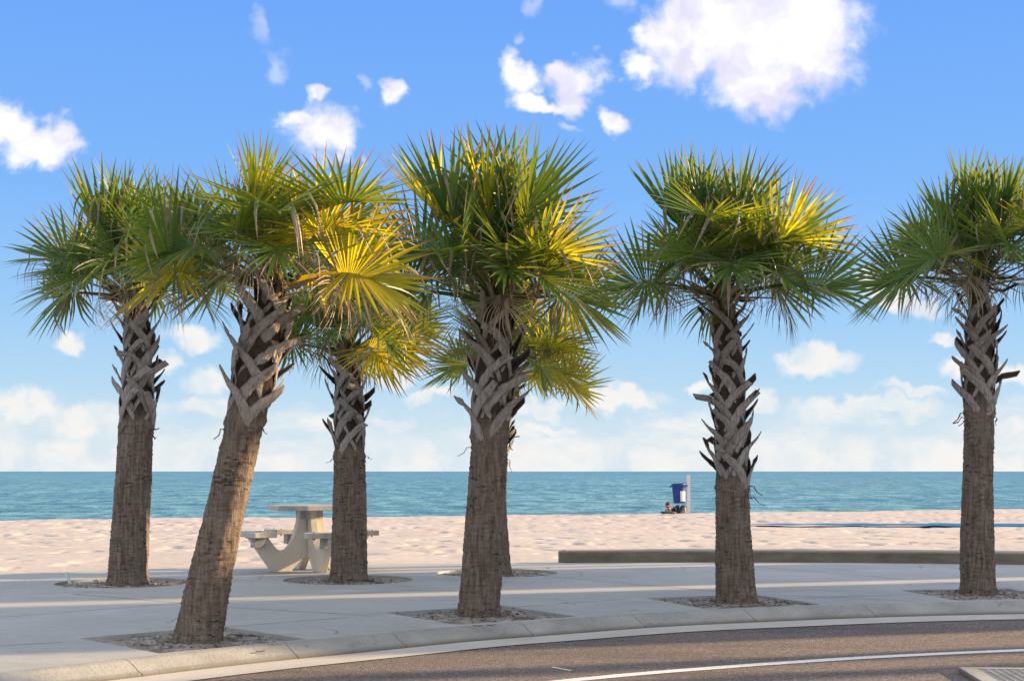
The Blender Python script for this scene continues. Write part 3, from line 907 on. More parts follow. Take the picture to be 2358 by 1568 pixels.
def stub_mesh(seed, kind, Rt=.135):
    """A cut leaf base that clasps the trunk: a wide leg, a thinner leg, and the stub rising outward. +X out, +Z up."""
    rnd = random.Random(seed)
    V, F, A = [], [], []
    def surf(y, z, out):
        y2 = max(-Rt * 1.3, min(Rt * 1.3, y)); a = y2 / Rt
        rr = Rt + out
        return Vector((rr * math.cos(a) - Rt, rr * math.sin(a), z))
    def strap(pts, ws, th):
        dense, dw = [], []
        for i in range(len(pts) - 1):
            for k in range(3):
                u = k / 3
                dense.append(tuple(a + (b - a) * u for a, b in zip(pts[i], pts[i + 1]))); dw.append((ws[i] + (ws[i + 1] - ws[i]) * u) * rnd.uniform(.90, 1.10))
        dense.append(pts[-1]); dw.append(ws[-1]); pts, ws = dense, dw
        b0 = len(V); n = len(pts); tw = rnd.uniform(-.5, .5)
        for i in range(n):
            p = surf(*pts[i])
            tng = (surf(*pts[min(i + 1, n - 1)]) - surf(*pts[max(i - 1, 0)])).normalized()
            a = pts[i][0] / Rt
            out = Vector((math.cos(a), math.sin(a), 0)); out = (out - tng * out.dot(tng)).normalized()
            lat = tng.cross(out)
            q = i / (n - 1); lat = (lat * math.cos(tw * q) + out * math.sin(tw * q)).normalized(); out = lat.cross(tng) * (1 if lat.cross(tng).dot(out) > 0 else -1)
            p = p + Vector((rnd.uniform(-1, 1), rnd.uniform(-1, 1), rnd.uniform(-1, 1))) * .0022
            w = ws[i]; t2 = th * (1.15 - .45 * q) * rnd.uniform(.85, 1.15)
            jag = tng * rnd.uniform(-.03, .025) if i == n - 1 else Vector()
            jag2 = tng * rnd.uniform(-.03, .025) if i == n - 1 else Vector()
            V.extend([p - lat * w - out * t2 * .9 + jag, p - lat * w * .75 + out * t2 * .35 + jag, p + out * t2 + (jag + jag2) * .5 - (tng * rnd.uniform(.005, .035) if i == n - 1 else Vector()), p + lat * w * .75 + out * t2 * .35 + jag2, p + lat * w - out * t2 * .9 + jag2, p - out * t2 * .5])
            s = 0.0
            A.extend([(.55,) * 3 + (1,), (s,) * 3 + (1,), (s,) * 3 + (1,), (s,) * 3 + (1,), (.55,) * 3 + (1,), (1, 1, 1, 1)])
            if i:
                b = b0 + i * 6
                for k in range(6): F.append((b - 6 + k, b - 6 + (k + 1) % 6, b + (k + 1) % 6, b + k))
        F.append(tuple(range(b0, b0 + 6))[::-1]); F.append(tuple(range(b0 + (n - 1) * 6, b0 + n * 6)))
    s = 1 if seed % 2 else -1
    if kind == 'old':
        o = rnd.uniform(.045, .13); L = rnd.uniform(.25, .34); lean = rnd.uniform(.075, .115)
        wb = rnd.uniform(.9, 1.12)
        strap([(s * (lean + .02), -.05, -.012), (s * lean * .9, .02, .004), (s * lean * .55, .09, .015), (s * lean * .1, .16, .026), (-s * lean * .4, .22, .034 + o * .30), (-s * lean * .85, L, .036 + o)],
              [.022 * wb, .040 * wb, .041 * wb, .037 * wb, .034 * wb, rnd.uniform(.026, .033)], .010)
        strap([(-s * (lean * .75), -.01, -.012), (-s * lean * .6, .06, .0), (-s * lean * .25, .12, .009), (-s * .005, .17, .016)], [.012, .019, .020, .015], .007)
    elif kind == 'mid':
        o = rnd.uniform(.10, .18); L = rnd.uniform(.26, .36); lean = rnd.uniform(.03, .08)
        strap([(s * (lean + .02), -.03, -.008), (s * lean * .8, .05, .008), (0, .12, .026), (-s * lean * .5, .18, .05 + o * .3), (-s * lean * .9, L, .05 + o)],
              [.022, .034, .030, .026, rnd.uniform(.018, .024)], .009)
    else:
        o = rnd.uniform(.14, .32); L = rnd.uniform(.17, .32); lean = rnd.uniform(-.03, .04)
        strap([(0, -.02, -.006), (0, .06, .010), (s * lean * .5, .13, .03), (s * lean, L * .58, .03 + o * .55), (s * lean * 1.6, L, .03 + o)],
              [.026, .027, .024, .021, rnd.uniform(.015, .020)], .009)
    me = bpy.data.meshes.new('leaf_stub')
    me.from_pydata([tuple(v) for v in V], [], F)
    at = me.color_attributes.new('shade', 'FLOAT_COLOR', 'POINT')
    at.data.foreach_set('color', np.array(A, dtype=np.float32).ravel())
    bm = bmesh.new(); bm.from_mesh(me); bmesh.ops.recalc_face_normals(bm, faces=bm.faces); bm.to_mesh(me); bm.free()
    me.materials.append(M['stub_new'] if kind == 'new' else M['stub_old'])
    return me
STUBS = {k: [stub_mesh(10 + i + 20 * j, k) for i in range(8)] for j, k in enumerate(('old', 'mid', 'new'))}

def build_palm(key, label, axis, boots_from, boots_to, seed, nf=24, stub_dz=.030, size=1.0, lean_crown=(0, 0), fr_bias=None, el_lo=13, az0=None, dead_n=4, up_s=1.04, fans=()):
    """axis: (py, px centre, px width) up the trunk at the palm's own distance."""
    rnd = random.Random(seed)
    base = PALM_BASE[key].copy(); d = base.y; sc = FPX / d
    root = empty('palm_tree', base)
    tag(root, label, 'palm tree', 'palm trees along the beach pavement')
    pts = []
    for py, px, w in axis:
        pts.append(((px - CX) / sc - base.x, height_at(py, d), w / sc / 2))
    zs = np.array([p[1] for p in pts]); order = np.argsort(zs); zs = zs[order]
    xs = np.array([p[0] for p in pts])[order]; rs = np.array([p[2] for p in pts])[order]
    cfx = np.polyfit(zs, xs, min(3, len(zs) - 1)) if len(zs) > 2 else np.polyfit(zs, xs, 1)
    ax = lambda z: float(np.polyval(cfx, z))
    zb0 = height_at(boots_from, d); zz0 = np.linspace(zs[0], zs[-1], 60); rr0 = np.interp(zz0, zs, rs)
    rr0 = rr0 * (1 - .17 * np.clip((zz0 - zb0 - .02) / .18, 0, 1)); zs, rs = zz0, rr0
    rad = lambda z: float(np.interp(z, zs, rs))
    ay0 = rnd.uniform(-.03, .03)
    z0, z1 = -.06, float(zs[-1])
    zb = height_at(boots_from, d); zt = height_at(boots_to, d)
    # trunk
    nz = int((z1 - z0) / .0125); na = 56
    Z = np.linspace(z0, z1, nz + 1)
    ang = np.linspace(0, 2 * np.pi, na, endpoint=False)
    ZZ, AA = np.meshgrid(Z, ang, indexing='ij')
    RR = np.interp(ZZ, zs, rs)
    cyc = ZZ / .042 + .55 * vnoise(AA * 1.2 + 40, ZZ * 4 + seed, seed) * 2 + rnd.random()
    sawt = cyc - np.floor(cyc)
    low = (ZZ < zb + .05)
    RR = RR * (1 + (vnoise(np.cos(AA) * 2.5 + 7, np.sin(AA) * 2.5 + ZZ * 2.4 + 5, seed + 1) - .5) * .10)
    RR = RR + np.where(low, (.010 * (1 - sawt) ** 2 * vnoise(AA * 3 + 9, ZZ * 12, seed + 7) + .011 * (vnoise(AA * 5 + 3, ZZ * 26, seed + 2) - .5)), .012 * (vnoise(AA * 4 + 3, ZZ * 12, seed + 3) - .5))
    flare = np.clip(1 - ZZ / .16, 0, 1) ** 2
    RR = RR * (1 + .05 * flare * (vnoise(AA * 2.2 + 2, ZZ * 0 + 1, seed + 4)))
    lipz = np.exp(-((ZZ - zb + .02 + .03 * np.sin(AA * 2 + seed)) / .022) ** 2) * .010
    RR = RR + lipz
    AX = np.polyval(cfx, ZZ)
    X = AX + RR * np.cos(AA); Y = ay0 * ZZ / 3 + RR * np.sin(AA)
    # close the seam by repeating the first column
    X = np.concatenate([X, X[:, :1]], 1); Y = np.concatenate([Y, Y[:, :1]], 1); ZZ = np.concatenate([ZZ, ZZ[:, :1]], 1)
    me = grid_mesh('trunk', X[:, ::-1], Y[:, ::-1], ZZ[:, ::-1])
    bm = bmesh.new(); bm.from_mesh(me); bmesh.ops.remove_doubles(bm, verts=bm.verts, dist=1e-5)
    bmesh.ops.recalc_face_normals(bm, faces=bm.faces); bm.to_mesh(me); bm.free()
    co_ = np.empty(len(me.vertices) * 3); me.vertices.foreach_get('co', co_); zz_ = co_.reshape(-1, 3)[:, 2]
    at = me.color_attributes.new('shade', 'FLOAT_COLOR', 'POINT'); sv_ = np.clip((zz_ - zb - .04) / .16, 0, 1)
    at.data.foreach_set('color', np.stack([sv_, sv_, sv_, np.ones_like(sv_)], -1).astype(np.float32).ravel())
    trunk = link('trunk', me, M['bark'], root, smooth=True)
    # leaf stubs in a spiral
    k = 0; z = zb - .02; a = rnd.uniform(0, 6.28)
    while z < zt:
        q = (z - zb) / (zt - zb)
        kind = 'old' if q < .70 + rnd.uniform(-.06, .06) else ('mid' if q < .84 + rnd.uniform(-.05, .05) else 'new')
        me = STUBS[kind][rnd.randrange(8)]
        o = bpy.data.objects.new('leaf_stub', me); col.objects.link(o); o.parent = trunk
        rr = rad(z)
        slope = ax(z + .1) - ax(z - .1)
        rot = Matrix.Rotation(math.atan2(slope, .2), 4, 'Y') @ Matrix.Rotation(a, 4, 'Z') @ Matrix.Rotation(rnd.uniform(-.12, .12), 4, 'X')
        s = rnd.uniform(.88, 1.14) * (rr / .135 if kind != 'new' else 1.0)
        s = max(.8, min(1.2, s * .98))
        loc = Vector((ax(z) + (rr - .008) * math.cos(a), ay0 * z / 3 + (rr - .008) * math.sin(a), z))
        o.matrix_local = Matrix.Translation(loc) @ rot @ Matrix.Diagonal((s, s, s, 1))
        a += 2.39996; k += 1
        z += stub_dz * (1 if kind != 'new' else .50) * rnd.uniform(.85, 1.15)
    for k in range(5):                                   # torn shreds left at the lower end of the clad part
        me = STUBS['new'][rnd.randrange(8)]
        o = bpy.data.objects.new('leaf_stub', me); col.objects.link(o); o.parent = trunk
        a = rnd.uniform(0, 6.28) if k else -.4; z = zb + rnd.uniform(-.10, .03); rr = rad(z)
        s = rnd.uniform(.22, .42)
        o.matrix_local = Matrix.Translation((ax(z) + (rr - .006) * math.cos(a), ay0 * z / 3 + (rr - .006) * math.sin(a), z)) @ Matrix.Rotation(a, 4, 'Z') @ Matrix.Rotation(rnd.uniform(.7, 2.2), 4, 'Y') @ Matrix.Rotation(rnd.uniform(-.4, .4), 4, 'X') @ Matrix.Diagonal((s, s, s, 1))
    # crown: heart of young spear leaves, with the fan fronds on it
    ztop = z1
    top = Vector((ax(ztop), ay0 * ztop / 3, ztop))
    mb = MB()
    for i in range(7):
        aa = i * 2.4; t = Vector((math.cos(aa) * .10, math.sin(aa) * .10, 1)).normalized()
        L = rnd.uniform(.45, .75)
        b0 = Vector((math.cos(aa) * .02, math.sin(aa) * .02, -.15))
        mb.tube([b0, b0 + t * L * .5, b0 + t * L], [.016, .013, .002], 6)
    mb.tube([(0, 0, -.32), (0, 0, -.1), (0, 0, .05)], [rad(ztop - .3) * .95, .075, .03], 14)
    me = mb.mesh('crown', [M['leaf']])
    at = me.color_attributes.new('seg', 'FLOAT_COLOR', 'POINT')
    at.data.foreach_set('color', np.array([(.2, .8, 0, 1)] * len(me.vertices), dtype=np.float32).ravel())
    crown = link('crown', me, None, root); crown.location = top
    def put(me, az, el, roll, s, u, sun_yel):
        o = bpy.data.objects.new('frond', me); col.objects.link(o); o.parent = crown
        o.color = (sun_yel, rnd.random(), rnd.random(), 1)
        dv = Vector((math.cos(az) * math.cos(R(el)), math.sin(az) * math.cos(R(el)), math.sin(R(el))))
        dv = (dv + Vector((lean_crown[0], lean_crown[1], 0)) * .35).normalized()
        yv = Vector((-math.sin(az), math.cos(az), 0)); yv = (yv - dv * yv.dot(dv)).normalized()
        zv = dv.cross(yv)
        mt = Matrix((dv, yv, zv)).transposed().to_4x4()
        loc = Vector((0, 0, 0.04 - .14 * u)) + Vector((math.cos(az), math.sin(az), 0)) * .035
        o.matrix_local = Matrix.Translation(loc) @ mt @ Matrix.Rotation(roll, 4, 'X') @ Matrix.Diagonal((s, s, s, 1))
    for i in range(nf + dead_n):
        if i < nf:
            u = (i + .5) / nf
            el = 84 - (84 - el_lo) * u ** .92 + rnd.uniform(-7, 7)
            sets = FRONDS['up'] if el > 52 else FRONDS['mid'] if el > 29 else FRONDS['low'] if el > 15 else FRONDS['drop']
        else:
            el = rnd.uniform(2, 20); sets = FRONDS['dead']; u = 1
        az = (az0 if az0 is not None else seed * .7) + i * 2.39996 + rnd.uniform(-.25, .25)
        base_el, me = sets[rnd.randrange(len(sets))]
        s = size * rnd.uniform(.88, 1.10) * (up_s if el > 46 else 1)
        put(me, az, el, rnd.gauss(0, .45), s, u, .9 * rnd.random() ** 2.6)
    for (azd, el, rl, sun_yel) in fans:  # chosen fans carry the sun's yellow backlight in their colour
        sets = FRONDS['mid'] if el > 26 else FRONDS['low']
        put(sets[rnd.randrange(len(sets))][1], R(azd), el, R(rl), size * rnd.uniform(1.0, 1.08), .8, sun_yel)
    return root

build_palm('A', 'upright palm furthest left, in a round pit beside a short white pipe',
    [(1350, 294, 100), (1325, 295, 90), (1150, 304, 82), (985, 312, 77), (900, 316, 84), (800, 318, 72), (720, 312, 52), (672, 306, 34)], 985, 690, 11, lean_crown=(.0, -.05), size=1.04, up_s=1.02, fans=[(188, 6, -70, .3), (215, 32, -45, .1), (-50, 30, 45, .8), (250, 20, -15, .2)])
build_palm('B', 'palm leaning to the right, nearest the viewer, its fronds sunlit golden',
    [(1482, 454, 112), (1440, 460, 104), (1300, 490, 96), (1171, 519, 90), (985, 561, 88), (900, 578, 112), (800, 600, 118), (720, 612, 96), (635, 626, 52)], 975, 650, 23, lean_crown=(.05, 0), size=.95, stub_dz=.028, up_s=.66, fans=[(-36, 6, 62, 1.0), (-42, 38, 50, 1.0), (196, 8, -65, .85), (222, 26, -40, .1), (-80, 40, 10, .2)])
build_palm('C', 'shorter palm standing just in front of the concrete picnic table',
    [(1342, 803, 90), (1310, 804, 84), (1200, 805, 78), (1060, 805, 70), (950, 803, 78), (880, 802, 64), (800, 801, 38)], 1050, 815, 31, size=.95, fans=[(-38, 8, 60, 1.0), (-62, 4, 35, .95), (-25, 24, 55, .9), (200, 10, -50, .3)])
build_palm('D', 'palm in the middle with the highest crown, hiding another trunk behind it',
    [(1420, 1101, 104), (1390, 1103, 96), (1200, 1117, 87), (1020, 1127, 82), (960, 1129, 98), (850, 1136, 96), (760, 1143, 86), (680, 1148, 44)], 1005, 690, 43, size=1.0, up_s=1.04, fans=[(-30, 4, 60, .8), (-55, 34, 40, .78), (200, 8, -60, .1), (-84, 28, 0, .15), (235, 30, -30, .2)])
build_palm('E', 'palm half hidden behind the middle palm, its yellow fronds showing lower',
    [(1325, 1146, 66), (1150, 1142, 46), (1000, 1150, 48), (900, 1166, 48), (850, 1178, 30)], 1060, 870, 59, size=.88, nf=22, fans=[(-18, -8, 60, 1.0), (-32, 6, 55, 1.0), (-40, 32, 45, .9)])
build_palm('F', 'upright palm right of the blue barrel, grey stubs low down its trunk',
    [(1390, 1696, 98), (1360, 1695, 90), (1200, 1689, 78), (1130, 1686, 76), (1060, 1683, 86), (900, 1680, 80), (760, 1671, 70), (665, 1663, 34)], 1125, 680, 67, size=1.05, up_s=.94, lean_crown=(.10, 0), fans=[(-95, 22, 0, .15), (-28, 8, 60, .5), (196, 10, -62, .1), (-50, 42, 40, .68), (-62, 14, 20, .5)])
build_palm('G', 'rightmost palm, its crown cut off by the picture edge',
    [(1372, 2253, 86), (1340, 2253, 79), (1100, 2252, 66), (960, 2254, 66), (900, 2256, 80), (760, 2256, 74), (640, 2252, 36)], 950, 655, 73, size=1.02, up_s=.88, fans=[(194, 6, -62, .3), (230, 18, -40, .2), (-60, 40, 40, .5)])

# ------------------------------------------------------------------ picnic table
def mat_table():
    m, t = new_mat('painted_concrete')
    co = coords(t)
    a = t.noise(co, 2.6, 5, .6).outputs[0]
    c = t.ramp(a, [(.3, (.66, .60, .51)), (.7, (.78, .73, .64))])
    s = t.noise(t.scaled(co, (12, 12, 2.5)), 1.0, 5, .7).outputs[0]
    c = t.mix(t.math('MULTIPLY', t.smooth(s, .58, .74), .35), c, (.36, .30, .23))
    sp = t.noise(co, 34, 3, .6).outputs[0]
    c = t.mix(t.math('MULTIPLY', t.smooth(sp, .66, .72), .6), c, (.20, .16, .12))
    xyz = t.n('ShaderNodeSeparateXYZ', {0: co}).outputs
    rr = t.math('SQRT', t.math('ADD', t.math('MULTIPLY', xyz[0], xyz[0]), t.math('MULTIPLY', xyz[1], xyz[1])))
    rust = t.math('MULTIPLY', t.smooth(rr, .085, .05), t.math('MULTIPLY', t.smooth(xyz[2], .42, .58), t.smooth(t.noise(t.scaled(co, (30, 30, 3)), 1, 3).outputs[0], .42, .6)))
    c = t.mix(t.math('MULTIPLY', rust, .8), c, (.35, .13, .03))
    finish(t, c, .75, t.bump(t.noise(co, 60, 4).outputs[0], .25, .006), .3)
    return m
M['table'] = mat_table()
def mat_slab():
    m, t = new_mat('worn_slab_concrete')
    co = coords(t)
    a = t.noise(co, 6, 6, .7).outputs[0]
    c = t.ramp(a, [(.3, (.34, .325, .30)), (.55, (.54, .52, .49)), (.8, (.68, .65, .60))])
    e = t.noise(co, 40, 4, .6).outputs[0]
    c = t.mix(t.math('MULTIPLY', t.smooth(e, .6, .7), .5), c, (.2, .18, .16))
    finish(t, c, .8, t.bump(e, .3, .006), .25)
    return m
M['slab'] = mat_slab()
M['galv'] = simple_mat('grey_bracket', (.36, .36, .35), (.48, .48, .47), 14, .6, .1)

def build_table():
    loc = ground(712.6, 1313); 
    root = empty('picnic_table', loc, R(28))      # local -X is the near left leg
    tag(root, 'cream concrete picnic table with curved legs and fixed seats behind a palm', 'picnic table')
    oct_ = [(.50 * math.cos(R(22.5 + 45 * k)), .50 * math.sin(R(22.5 + 45 * k))) for k in range(8)]
    mb = MB(); mb.prism(oct_, .717, .772); mb.build('table_top', M['slab'], root, bevel=.010)
    curve = [(.132, .715), (.15, .62), (.168, .537), (.192, .45), (.226, .368), (.262, .305), (.293, .268), (.328, .247), (.36, .241), (.395, .255), (.428, .283), (.47, .335), (.524, .405)]
    outline = [(.046, .205), (.046, .715)] + curve + [(.755, .405), (.466, 0.0), (.245, 0.0)]
    for k in range(4):
        a = R(180 + 90 * k)
        rot = Matrix.Rotation(a, 3, 'Z')
        mb = MB(); n = len(outline); th = .045
        vs = [rot @ Vector((r, -th, z)) for r, z in outline] + [rot @ Vector((r, th, z)) for r, z in outline]
        fs = [tuple(range(n)), tuple(range(n, 2 * n))[::-1]] + [(i, n + i, n + (i + 1) % n, (i + 1) % n) for i in range(n)]
        mb.add(vs, fs)
        leg = mb.build('leg', M['table'], root, bevel=.007)
        for sy in (-1, 1):
            for c, sz in (((.10, sy * .063, .665), (.085, .034, .10)), ((.63, sy * .064, .345), (.13, .036, .116))):
                br = MB(); br.box(rot @ Vector(c), sz, rot.copy()); br.build('bracket', M['galv'], leg, bevel=.004)
        # seat
        mb = MB()
        poly = [(.48, -.25), (.765, -.31), (.785, -.27), (.785, .27), (.765, .31), (.48, .25)]
        mb.prism([tuple((rot @ Vector((x, y, 0)))[:2]) for x, y in poly], .408, .470)
        seat = mb.build('seat', M['slab'], root, bevel=.010)
        bo = MB()
        for (x, y) in ((.56, -.16), (.56, .16), (.71, -.2), (.71, .2)):
            c = rot @ Vector((x, y, .473)); bo.box(c, (.014, .014, .007)); c2 = rot @ Vector((x, y, .398)); bo.box(c2, (.012, .012, .02))
        bo.build('bolt', M['joint'], seat)
build_table()

# ------------------------------------------------------------------ low concrete wall beside the beach
def build_low_wall():
    m, t = new_mat('old_barrier_concrete')
    pos = coords(t, False)
    a = t.noise(t.scaled(pos, (1, 1, 4)), 3, 6, .65).outputs[0]
    c = t.ramp(a, [(.3, (.125, .11, .085)), (.7, (.225, .20, .165))])
    v = t.n('ShaderNodeTexVoronoi', {'Vector': pos, 'Scale': 70.0}).outputs['Distance']
    c = t.mix(t.math('MULTIPLY', t.smooth(v, .2, .08), t.smooth(t.noise(pos, 3, 3).outputs[0], .42, .65)), c, (.52, .48, .40))
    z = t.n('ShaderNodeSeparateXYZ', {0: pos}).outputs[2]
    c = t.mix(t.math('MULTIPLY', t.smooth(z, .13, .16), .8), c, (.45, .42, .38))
    finish(t, c, .9, t.bump(t.noise(pos, 45, 4).outputs[0], .5, .01), .2)
    line = resample([(.62, 18.17, 0), (1.6, 18.28, 0), (3.0, 18.32, 0), (4.8, 18.15, 0), (6.4, 17.83, 0), (9, 17.5, 0), (14, 17.2, 0)], .25)
    nn = normals(line)
    prof = [(.0, -.06), (.0, .125), (-.02, .158), (-.05, .166), (-.17, .166), (-.20, .155), (-.22, .125), (-.22, -.06)]
    mb = MB(); k = len(prof); vs = []
    for i, p in enumerate(line):
        sh = .85 if i == 0 else 1
        for o, z in prof:
            oo = -.11 + (o + .11) * (.62 if i == 0 else 1)
            zz = z if z < 0 else z * (.9 if i == 0 else 1)
            vs.append(p + nn[i] * oo + Vector((0, 0, zz)))
    # chamfered start
    vs2 = [line[0] + (line[1] - line[0]).normalized() * .07]
    for j, (o, z) in enumerate(prof): vs[k + j] = vs2[0] + nn[0] * o + Vector((0, 0, z))
    fs = [(i * k + j, i * k + (j + 1) % k, (i + 1) * k + (j + 1) % k, (i + 1) * k + j) for i in range(len(line) - 1) for j in range(k)]
    fs += [tuple(range(k)), tuple(range((len(line) - 1) * k, len(line) * k))[::-1]]
    mb.add(vs, fs)
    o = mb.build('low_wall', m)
    tag(o, 'low brown concrete barrier wall with a rounded end between pavement and sand', 'low wall')
build_low_wall()

# ------------------------------------------------------------------ trash barrel on its post
M['white_post'] = simple_mat('white_post_paint', (.60, .60, .62), (.72, .72, .73), 6, .55, .05)
M['blue'] = simple_mat('blue_plastic', (.008, .035, .17), (.012, .05, .23), 5, .45)
M['navy'] = simple_mat('navy_plastic', (.006, .014, .06), (.01, .02, .09), 5, .5)
M['sticker'] = simple_mat('pale_sticker', (.62, .60, .58), (.74, .72, .69), 12, .5)
def build_barrel():
    by = 50.0; bx = (1585 - CX) / FPX * by; bz = float(sand_z(np.array([bx]), np.array([by]))[0][0])
    root = empty('post', (bx, by, bz - .06))
    tag(root, 'white square post standing in the sand, holding the blue barrel', 'post')
    mb = MB(); mb.box((0, 0, .69), (.115, .115, 1.44)); mb.build('shaft', M['white_post'], root, bevel=.008)
    mb = MB(); mb.box((0, 0, 1.415), (.128, .128, .03)); mb.build('cap', M['white_post'], root, bevel=.006)
    broot = empty('trash_barrel', (bx - .315, by - .03, bz + .37))
    tag(broot, 'dark blue trash barrel with a pale sticker hung on the beach post', 'trash barrel')
    broot.rotation_euler = (0, R(-3), R(0))
    mb = MB()
    mb.lathe([(.190, 0), (.202, .01), (.214, .2), (.228, .5), (.234, .60), (.248, .61), (.252, .66), (.244, .69), (.226, .692), (.219, .60), (.19, .06), (.02, .05)], 40, cap=False)
    mb.build('barrel_body', M['blue'], broot, smooth=True)
    for s in (-1, 1):
        mb = MB(); mb.box((s * .272, 0, .60), (.07, .12, .035)); mb.box((s * .292, 0, .575), (.02, .10, .05)); mb.build('handle', M['navy'], broot, bevel=.006)
    mb = MB(); vs = []; n = 8
    for i in range(n + 1):
        a = R(-85 + 66 * i / n)
        for z in (.06, .40):
            r = .2035 + .05 * z + .005
            vs.append((r * math.cos(a), r * math.sin(a), z + (.03 * (1 - i / n) if z > .2 else 0)))
    mb.add(vs, [(2 * i, 2 * i + 2, 2 * i + 3, 2 * i + 1) for i in range(n)]); mb.build('sticker', M['sticker'], broot)
    mb = MB(); mb.box((.235, 0, .52), (.05, .05, .08)); mb.build('bracket', M['galv'], broot)
build_barrel()

# ------------------------------------------------------------------ person reclining on a low beach chair
M['skin'] = simple_mat('skin', (.55, .33, .23), (.62, .39, .28), 9, .55)
M['hair'] = simple_mat('brown_hair', (.045, .022, .012), (.11, .055, .03), 40, .6)
M['navy_cloth'] = simple_mat('navy_cloth', (.008, .011, .03), (.018, .024, .055), 22, .9, .3)
M['dark_mesh'] = simple_mat('dark_chair_fabric', (.012, .016, .04), (.025, .03, .06), 22, .85)
M['alu'] = simple_mat('chair_frame', (.30, .31, .33), (.42, .43, .45), 10, .4, metallic=.6)

def skin_obj(name, joints, edges, radii, mat, parent, levels=2, root=0):
    me = bpy.data.meshes.new(name); me.from_pydata(joints, edges, [])
    o = bpy.data.objects.new(name, me); col.objects.link(o)
    sm = o.modifiers.new('skin', 'SKIN'); sm.branch_smoothing = .6
    for i, r in enumerate(radii):
        sv = me.skin_vertices[0].data[i]; sv.radius = (r, r) if not hasattr(r, '__len__') else r; sv.use_root = (i == root)
    ss = o.modifiers.new('sub', 'SUBSURF'); ss.levels = levels; ss.render_levels = levels
    dg = bpy.context.evaluated_depsgraph_get(); dg.update()
    m2 = bpy.data.meshes.new_from_object(o.evaluated_get(dg)); m2.name = name
    o.modifiers.clear(); o.data = m2; bpy.data.meshes.remove(me)
    m2.materials.clear(); m2.materials.append(mat); m2.shade_smooth()
    o.parent = parent
    return o

